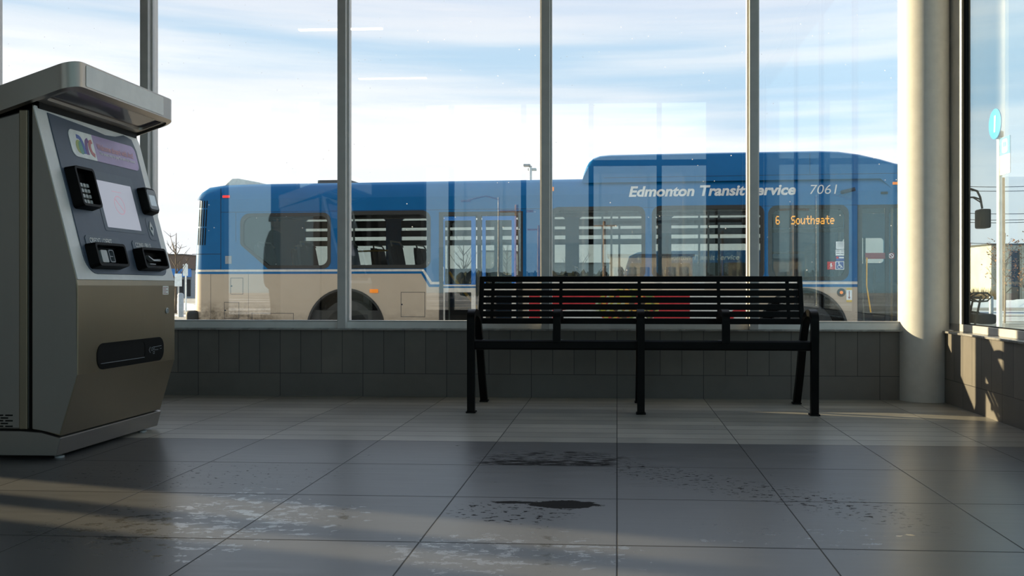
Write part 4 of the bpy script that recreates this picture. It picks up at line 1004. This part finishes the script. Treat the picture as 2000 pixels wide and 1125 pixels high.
def utility_pole(px, top, depth, r, label, arms=1, grp='wooden utility poles'):
    v = onroad(px, depth); h = CAMH + (CY - top) / F * depth - ROAD
    p_ = empty('utility_pole', v); tag(p_, label, 'pole', grp)
    MB().tube([(0, 0, 0), (0, 0, h)], r, n=12, r_end=r * .75).build('pole', 'wood_pole', p_, smooth=True)
    for k in range(arms):
        m = MB(); m.box(-1.1, 1.1, -.06, .06, h - .5 - k * .9, h - .36 - k * .9)
        ao = m.build('crossarm', 'wood_pole', p_)
        i_ = MB()
        for x in (-1.0, -.5, .5, 1.0): i_.lathe([(0, 0), (.05, 0), (.06, .08), (.03, .16), (0, .17)], (x, 0, h - .36 - k * .9), n=10)
        i_.build('insulators', 'galv', ao)
    return p_
utility_pole(1958, 347, 45, .14, 'weathered utility pole behind the bus stop sign', 0)
# overhead cables seen through the side window
for k, (ya, yb_) in enumerate(((354, 347), (362, 356), (405, 402), (418, 413), (424, 417), (463, 461))):
    a, b = at(1780, ya + 3, 47), at(2200, yb_ - 2, 46)
    m = MB(); m.tube([a.lerp(b, u) - Vector((0, 0, .35 * 4 * u * (1 - u))) for u in [i / 16 for i in range(17)]], .017, n=6)
    tag(m.build('power_line', 'cable'), ('topmost', 'second from top', 'third from top', 'fourth from top', 'fifth from top', 'lowest')[k] + ' power line crossing the sky in the side window', 'cable', 'overhead power lines')

# tan industrial building and tanks on the right
def bbox(name, label, cat, px0, px1, py0, depth, mat, deep=8.0, base=ROAD, group=None):
    a, b = at(px0, py0, depth), at(px1, py0, depth)
    e = empty(name, ((a.x + b.x) / 2, (a.y + b.y) / 2, base), YAW); tag(e, label, cat, group)
    w_ = (b - a).length; h = a.z - base
    MB().box(-w_ / 2, w_ / 2, 0, deep, 0, h).build('walls', mat, e)
    MB().box(-w_ / 2 - .1, w_ / 2 + .1, -.08, deep + .1, h, h + .12).build('roof', 'roof_dark', e)
    return e, w_, h
e, w_, h = bbox('industrial_building', 'tan ribbed industrial building behind the leafy sapling', 'building', 1936, 2120, 479, 66, 'tan_clad')
m = MB()
for k in range(12):
    x = -w_ / 2 + .35 + k * .62; m.box(x - .05, x + .05, -.06, .02, 0, h)
m.build('wall_ribs', 'tan_clad', e)
MB().box(-w_ / 2 + 1.45, -w_ / 2 + 2.0, -.08, .02, .2, h - .4).build('doorway', 'dark_open', e)
for k, (a, b, t_) in enumerate(((1906, 1924, 523), (1925, 1937, 526))):
    c0, c1 = at(a, t_, 78), at(b, t_, 78); r_ = (c1 - c0).length / 2; cc = (c0 + c1) / 2
    m = MB(); m.lathe([(0, 0), (r_, 0), (r_, cc.z - ROAD - .15), (r_ * .6, cc.z - ROAD), (0, cc.z - ROAD + .05)], (0, 0, 0), n=28)
    tag(m.build('storage_tank', 'white_clad', smooth=True, loc=(cc.x, cc.y, ROAD)), ('wider pale storage tank beside the bus nose', 'narrower pale storage tank next to the tan building')[k], 'tank', 'pale storage tanks')
v = at(1917, 522, 100)
L = empty('boom_lift', (v.x, v.y, ROAD)); tag(L, 'blue boom lift raised beyond the pale tanks', 'lift')
MB().tube([(-.9, 0, .8), (-.6, 0, v.z - ROAD + .6), (.1, 0, v.z - ROAD + 1.0)], .12, n=8).build('boom', 'lift_blue', L)
MB().box(0, .8, -.3, .3, v.z - ROAD + .3, v.z - ROAD + 1.0).build('basket', 'lift_blue', L)
MB().box(-1.6, .4, -.8, .8, .3, 1.0, bev=.1).build('base', 'lift_blue', L)
# snow bank, dry grass strip, bollards
def strip(name, label, cat, px0, px1, d0, d1, hgt, mat, kind=None, seed=1):
    rnd = random.Random(seed); rows = []
    for j in range(5):
        d = d0 + (d1 - d0) * j / 4; row = []
        for k in range(25):
            v = onroad(px0 + (px1 - px0) * k / 24, d); prof = math.sin(math.pi * j / 4) ** .6 if 0 < j < 4 else 0
            row.append((v.x, v.y, ROAD - .02 + hgt * prof * rnd.uniform(.6, 1.1)))
        rows.append(row)
    o = MB().grid(rows).build(name, mat, smooth=True); tag(o, label, cat, None, kind); return o
strip('snow_bank', 'low bank of old snow in front of the tan building', 'snow', 1880, 2300, 52, 60, .42, 'snow', 'stuff', 3)
strip('snow_bank', 'thin snow bank beyond the rear of the bus', 'snow', 180, 420, 46, 52, .35, 'snow', 'stuff', 4)
gm = MB(); rg = random.Random(5)
for k in range(420):
    d = rg.uniform(61, 64); v = onroad(rg.uniform(1885, 1945), d); h_ = rg.uniform(.5, 1.25); l_ = rg.uniform(-.25, .25)
    gm.poly([(v.x - .035, v.y, ROAD), (v.x + .035, v.y, ROAD), (v.x + l_, v.y + rg.uniform(-.2, .2), ROAD + h_)])
tag(gm.build('dry_grass', 'dry_grass'), 'clump of tall dry orange grass below the pale tanks', 'grass', None, 'stuff')
def post(name, label, cat, px, top, depth, r, mat, grp=None):
    v = onroad(px, depth); h_ = CAMH + (CY - top) / F * depth - ROAD
    m = MB(); m.lathe([(0, 0), (r, 0), (r, h_ - r * .6), (r * .7, h_ - r * .15), (0, h_)], (0, 0, 0), n=20)
    return tag(m.build(name, mat, smooth=True, loc=v), label, cat, grp)
post('bollard', 'grey bollard standing left of the bus stop pole', 'bollard', 1936, 578, 37, .085, 'galv')
post('bollard', 'grey bollard at the edge of the yard beyond the bus rear', 'bollard', 353, 572, 36, .11, 'galv')

def tree(name, label, cat, px, top, depth, spread, mat, leaves=None, seed=1, r=.06, n=10, trunk=.35):
    rnd = random.Random(seed); v = onroad(px, depth); h_ = CAMH + (CY - top) / F * depth - ROAD
    T = empty(name, v); tag(T, label, cat)
    m = MB(); tips = []
    m.tube([(0, 0, 0), (.02, 0, h_ * trunk), (0, .03, h_ * .75), (.03, 0, h_)], r, n=7, r_end=r * .2)
    for k in range(n):
        z0 = h_ * rnd.uniform(trunk, .8); a = rnd.uniform(0, 6.28); L_ = spread * rnd.uniform(.5, 1.0) * (1.1 - z0 / h_ * .5)
        p1 = Vector((math.cos(a) * L_ * .5, math.sin(a) * L_ * .5, z0 + L_ * .5)); p2 = Vector((math.cos(a) * L_, math.sin(a) * L_, z0 + L_ * 1.25))
        m.tube([(0, 0, z0), p1, p2], r * .45, n=5, r_end=r * .12); tips += [p1, p2]
        for q in range(3):
            b_ = p1.lerp(p2, rnd.random()); t_ = b_ + Vector((rnd.uniform(-1, 1), rnd.uniform(-1, 1), rnd.uniform(.4, 1.2))) * spread * .28
            m.tube([b_, t_], r * .2, n=4, r_end=r * .08); tips.append(t_)
    m.build('branches', mat, T)
    if leaves:
        lm = MB()
        for k in range(leaves):
            t_ = rnd.choice(tips) + Vector((rnd.gauss(0, .10), rnd.gauss(0, .10), rnd.gauss(0, .14))); s_ = rnd.uniform(.03, .06)
            a, b = rnd.uniform(0, 6.28), rnd.uniform(-1, 1)
            d1 = Vector((math.cos(a), math.sin(a), b)) * s_; d2 = Vector((-math.sin(a), math.cos(a), .4)) * s_ * .6
            lm.poly([t_ - d1, t_ + d2, t_ + d1, t_ - d2])
        lm.build('leaves', 'dead_leaf', T)
    return T
tree('sapling', 'young tree with dry brown leaves right of the bus stop pole', 'tree', 1962, 455, 30, .75, 'bark', 260, 11, .035, 14, .30)
tree('sapling', 'young brown-leaved tree at the far right of the side window', 'tree', 2010, 462, 31, .7, 'bark', 220, 12, .035, 12, .3)
tree('bare_tree', 'leafless young tree between the ticket machine and the bus', 'tree', 343, 455, 41, .9, 'bark', None, 13, .06, 12, .3)
# shops and signs past the rear of the bus
e, w_, h = bbox('brick_building', 'flat-roofed brown building beyond the rear of the bus', 'building', 300, 357, 498, 110, 'brown_brick')
e, w_, h = bbox('shop_building', 'low shop row with a blue awning beyond the rear of the bus', 'building', 250, 374, 527, 95, 'grey_clad', 6)
MB().box(-w_ / 2, w_ / 2, -.9, .02, h - .75, h + .1).build('awning', 'blue_awning', e)
m = MB()
for k in range(9): m.box(-w_ / 2 + .4 + k * .7, -w_ / 2 + .85 + k * .7, -.05, .02, .2, h - 1.0)
m.build('shop_windows', 'dark_open', e)
v = onroad(349, 40); S2 = empty('street_sign', v); tag(S2, 'small white street sign on a thin post beyond the bus rear', 'sign')
MB().tube([(0, 0, 0), (0, 0, 1.75)], .03, n=8).build('pole', 'galv', S2); MB().box(-.16, .16, -.05, -.03, 1.2, 1.75).build('sign_plate', 'banner_white', S2)
v = onroad(363, 44); S3 = empty('street_sign', v); tag(S3, 'slim pale street sign nearest the rear corner of the bus', 'sign')
MB().tube([(0, 0, 0), (0, 0, 2.3)], .04, n=8).build('pole', 'banner_white', S3); MB().box(-.12, .12, -.06, -.04, 1.7, 2.25).build('sign_plate', 'banner_white', S3)
# street light above the bus roof
v = onroad(1036, 40); h_ = CAMH + (CY - 324) / F * 40 - ROAD
S4 = empty('street_light', v); tag(S4, 'twin-headed street light standing above the bus roof', 'street light')
MB().tube([(0, 0, 0), (0, 0, h_)], .065, n=12).build('pole', 'galv', S4, smooth=True)
for x0, x1, y_, z_ in ((-.18, -.02, 0, .0), (-.02, .22, .3, -.14)):
    m = MB(); m.box(min(x0, x1) - .12, max(x0, x1) + .02, y_ - .15, y_ + .15, h_ - .03 + z_, h_ + .07 + z_, bev=.03); m.build('lamp_head', 'galv', S4)
# long white warehouse and low hedge behind the bus
e, w_, h = bbox('warehouse', 'long white warehouse seen through the bus doors', 'building', 935, 1006, 492, 75, 'white_clad')
e, w_, h = bbox('storage_shed', 'low grey shed seen through the middle bus windows', 'building', 1062, 1190, 516, 70, 'grey_clad')
# second bus, far behind
def far_bus():
    a, b = at(1207, 500, 46), at(1640, 500, 43.5)
    d = (b - a); L_ = d.length
    B2 = empty('city_bus', (a.x, a.y, ROAD), math.atan2(d.y, d.x)); tag(B2, 'second blue bus parked far behind, seen through the nearer bus windows', 'bus')
    side = lambda p_, q_, dd_: (p_, dd_, q_)
    out = [(.1, .35), (L_, .35), (L_, 2.75), (L_ - .15, 2.95), (1.6, 2.95), (1.0, 2.90), (.55, 2.70), (.15, 1.4)]
    MB().plate(out, [], side, 0, 2.5).build('body', 'bus_blue', B2, bevel=.05)
    MB().plate([(.12, .35), (L_, .35), (L_, 1.2), (.12, 1.2)], [], side, -.01, .02).build('lower_panel', 'bus_beige', B2)
    x = 2.2
    MB().plate([(.45, 1.45), (1.7, 1.45), (1.7, 2.35), (.62, 2.35)], [], side, -.02, .02).build('window', 'rubber', B2)
    while x < L_ - 1.4:
        MB().plate(rrect(x, x + 1.4, 1.45, 2.35, .1), [], side, -.02, .02).build('window', 'rubber', B2); x += 1.5
    for c_ in (2.6, 8.6):
        if c_ < L_: MB().lathe([(0, 0), (.25, .0), (.45, .01), (.48, .05), (.48, .28), (0, .28)], (c_, -.03, .48), axis='y', n=28).build('wheel', 'tyre', B2, smooth=True)
    text('fleet_lettering', 'Edmonton Transit Service', 'bus_letter', B2, (2.05, -.005, 2.50), (1, 0, 0), (0, 0, 1), width=3.9, height=.24, shear=.2, bold=.02, thick=.002)
    text('fleet_number', '4799', 'bus_letter', B2, (.95, -.005, 2.50), (1, 0, 0), (0, 0, 1), width=.55, height=.22, shear=.16, thick=.002)
far_bus()
for k, (px, top, d) in enumerate(((905, 462, 60), (990, 470, 66), (1122, 500, 60))):
    tree('bare_tree', ('leafless tree seen through the left bus door', 'leafless tree in front of the white warehouse', 'small leafless tree before the grey shed')[k], 'tree', px, top, d, 1.3, 'bark', None, 20 + k, .07, 14, .3)
# things behind the camera that the panes mirror
def mirrored(px, depth): v = at(px, 500, depth); return Vector((v.x, 13.1 - v.y, ROAD))
def m_pole(px, top, depth, label, r, arm, cat='pole', name='utility_pole', mat='wood_pole'):
    v = mirrored(px, depth); h_ = CAMH + (CY - top) / F * depth - ROAD
    p_ = empty(name, v); tag(p_, label, cat)
    MB().tube([(0, 0, 0), (0, 0, h_)], r, n=10, r_end=r * .7).build('pole', mat, p_, smooth=True)
    if arm: MB().box(-1.1, 1.1, -.07, .07, h_ - .5, h_ - .34).build('crossarm', mat, p_)
    else:
        MB().tube([(0, 0, h_ - .1), (-.8, 0, h_ + .1), (-1.9, 0, h_ - .15)], .05, n=8).build('arm', mat, p_); MB().box(-2.3, -1.7, -.12, .12, h_ - .25, h_ - .14).build('lamp_head', mat, p_)
m_pole(1009, 400, 60, 'tall timber pole behind the station, mirrored beside the bus door', .17, True)
m_pole(1180, 432, 80, 'timber pole with crossarm mirrored in the third bus window', .17, True)
m_pole(1052, 440, 90, 'slim timber pole mirrored next to the third mullion', .15, True)
m_pole(974, 386, 56, 'grey street light mirrored above the rear bus door', .07, False, 'street light', 'street_light', 'galv')
a = mirrored(1190, 85); b = mirrored(1352, 85)
e = empty('depot_building', ((a.x + b.x) / 2, (a.y + b.y) / 2, ROAD)); tag(e, 'beige depot building behind the station, mirrored in the fourth pane', 'building')
MB().box(-abs(b.x - a.x) / 2, abs(b.x - a.x) / 2, -8, 0, 0, 4.0).build('walls', 'tan_clad', e)
m = MB()
for k in range(6): m.box(-3.4 + k * 1.2, -2.7 + k * 1.2, -.02, .06, 1.6, 3.0)
m.build('windows', 'grey_clad', e); MB().box(-abs(b.x - a.x) / 2 - .2, abs(b.x - a.x) / 2 + .2, -8.2, .2, 4.0, 4.2).build('roof', 'roof_dark', e)
hd = MB(); rh = random.Random(9)
a = mirrored(900, 95); b = mirrored(1195, 95)
for k in range(60):
    u = k / 59; c0 = a.lerp(b, u); tb = bmesh.new(); bmesh.ops.create_icosphere(tb, subdivisions=2, radius=1.0)
    for vv in tb.verts: vv.co = Vector((vv.co.x * .6, vv.co.y * .8, vv.co.z * 1.1)) * rh.uniform(.85, 1.25) + Vector((c0.x, c0.y, ROAD + 1.2 + rh.uniform(0, .5)))
    hd.merge(tb)
tag(hd.build('hedge', 'hedge'), 'dark hedge behind the station mirrored low in the panes', 'hedge', None, 'stuff')

# person in a dark coat in the hall, to the left of the photographer; the panes mirror them
def skin_mesh(name, chains, mat, parent, root=0, sub=2):
    """chains: {vertex: (co, radius)}, edges"""
    pts, edges = chains
    me = bpy.data.meshes.new(name); me.from_pydata([p[0] for p in pts], edges, [])
    me.materials.append(MATS[mat])
    o = bpy.data.objects.new(name, me); COL.objects.link(o); o.parent = parent
    o.modifiers.new('skin', 'SKIN').use_smooth_shade = True
    for i, p in enumerate(pts):
        sv = me.skin_vertices[0].data[i]; r_ = p[1]; sv.radius = (r_, r_) if not isinstance(r_, tuple) else r_; sv.use_root = (i == root)
    sb = o.modifiers.new('sub', 'SUBSURF'); sb.levels = sub; sb.render_levels = sub
    return o
def make_person():
    Pn = empty('person', (-4.37, 1.46, 0), R(65)); tag(Pn, 'person in a dark winter coat standing in the hall, mirrored in the left pane', 'person')
    legs, ed = [], []
    def chain(lst, start=None):
        base = len(legs)
        for k, p in enumerate(lst):
            legs.append(p)
            if k: ed.append((base + k - 1, base + k))
        if start is not None: ed.append((start, base))
        return base
    chain([((0, 0, .95), .13), ((0, .01, 1.10), .12), ((0, .015, 1.28), .135), ((0, .01, 1.42), .10), ((0, -.01, 1.50), .052), ((0, -.015, 1.56), .055)])
    for sg in (-1, 1):
        chain([((sg * .10, 0, .88), .085), ((sg * .105, -.015, .50), .058), ((sg * .11, .02, .10), .042), ((sg * .115, -.03, .05), .040), ((sg * .125, -.15, .035), .034)], 0)
        sh = chain([((sg * .19, .015, 1.41), .058), ((sg * .25, .03, 1.14), .046), ((sg * .17, -.20, 1.08), .034), ((sg * .12, -.27, 1.09), .030)], 3)
        hx_, hy_, hz_ = sg * .115, -.285, 1.09
        for f_, (ox_, oz_, L_) in enumerate(((0, .022, .075), (-.004, .006, .082), (-.004, -.011, .076), (0, -.027, .062))):
            chain([((hx_, hy_ - .015, hz_ + oz_), .010), ((hx_ - sg * .025, hy_ - .04, hz_ + oz_ - .003), .009), ((hx_ - sg * .055, hy_ - .035, hz_ + oz_ - .006), .008)], sh + 3)
        chain([((hx_ - sg * .012, hy_ + .0, hz_ + .035), .011), ((hx_ - sg * .035, hy_ - .02, hz_ + .045), .009)], sh + 3)
    skin_mesh('body', (legs, ed), 'skin', Pn)
    # head with face
    hm = MB(); tb = bmesh.new(); bmesh.ops.create_uvsphere(tb, u_segments=28, v_segments=20, radius=1.0)
    for v in tb.verts:
        x, y, z = v.co; w_ = 1 - .22 * max(0, -z) ; y2 = y * .098 * w_
        if y < -.75 and -.35 < z < .1 and abs(x) < .22: y2 -= .020 * (1 - abs(x) / .22)
        v.co = (x * .076 * w_, y2 - .02, z * .118 + 1.635)
    hm.merge(tb)
    for sg in (-1, 1):
        tb = bmesh.new(); bmesh.ops.create_uvsphere(tb, u_segments=10, v_segments=8, radius=1.0)
        for v in tb.verts: v.co = (sg * .078 + v.co.x * .010, v.co.y * .018 - .01, 1.635 + v.co.z * .032)
        hm.merge(tb)
    hd_ = hm.build('head', 'skin', Pn, smooth=True)
    for sg in (-1, 1):
        m = MB(); m.lathe([(0, 0), (.010, .002), (.010, .006), (0, .008)], (sg * .030, -.112, 1.645), axis='y', n=12); m.build('eye', 'hair', hd_)
    m = MB(); m.box(-.024, .024, -.112, -.100, 1.575, 1.583, bev=.003); m.build('mouth', 'sign_maroon', hd_)
    hr = MB(); tb = bmesh.new(); bmesh.ops.create_uvsphere(tb, u_segments=28, v_segments=20, radius=1.0)
    bmesh.ops.delete(tb, geom=[v for v in tb.verts if v.co.z < -.25 or (v.co.y < -.55 and v.co.z < .55)], context='VERTS')
    for v in tb.verts: v.co = (v.co.x * .086, v.co.y * .108 - .014, v.co.z * .128 + 1.638)
    hr.merge(tb); hr.build('hair', 'hair', Pn, smooth=True)
    cp_, ce = [], []
    def c2(lst, start=None):
        base = len(cp_)
        for k, p in enumerate(lst):
            cp_.append(p)
            if k: ce.append((base + k - 1, base + k))
        if start is not None: ce.append((start, base))
        return base
    c2([((0, 0, .72), (.21, .17)), ((0, .01, .95), (.20, .16)), ((0, .015, 1.20), (.21, .16)), ((0, .015, 1.40), (.17, .13)), ((0, .0, 1.51), (.085, .085))])
    for sg in (-1, 1): c2([((sg * .20, .015, 1.41), .085), ((sg * .27, .03, 1.14), .075), ((sg * .185, -.17, 1.08), .058), ((sg * .15, -.235, 1.085), .048)], 3)
    skin_mesh('coat', (cp_, ce), 'coat_black', Pn)
    for sg in (-1, 1):
        skin_mesh('trouser_leg', ([((sg * .09, 0, .92), .11), ((sg * .105, -.015, .50), .078), ((sg * .11, .02, .09), .068)], [(0, 1), (1, 2)]), 'trouser', Pn)
        skin_mesh('boot', ([((sg * .11, .02, .16), .062), ((sg * .112, .02, .06), .058), ((sg * .12, -.10, .05), .048), ((sg * .125, -.17, .045), .040)], [(0, 1), (1, 2), (2, 3)]), 'gasket', Pn)
    Cm = empty('camera', (-4.37 + .305 * math.sin(R(65)), 1.46 - .305 * math.cos(R(65)), 1.05), R(65)); tag(Cm, 'black camera held in both hands of the person in the dark coat', 'camera')
    MB().box(-.048, .048, -.03, .03, 0, .09, bev=.008).build('camera_body', 'gasket', Cm)
    m = MB(); m.lathe([(0, -.11), (.028, -.11), (.036, -.105), (.036, -.03), (0, -.03)], (0, 0, .045), axis='y', n=24); m.build('lens', 'black_plastic', Cm, smooth=True)
make_person()
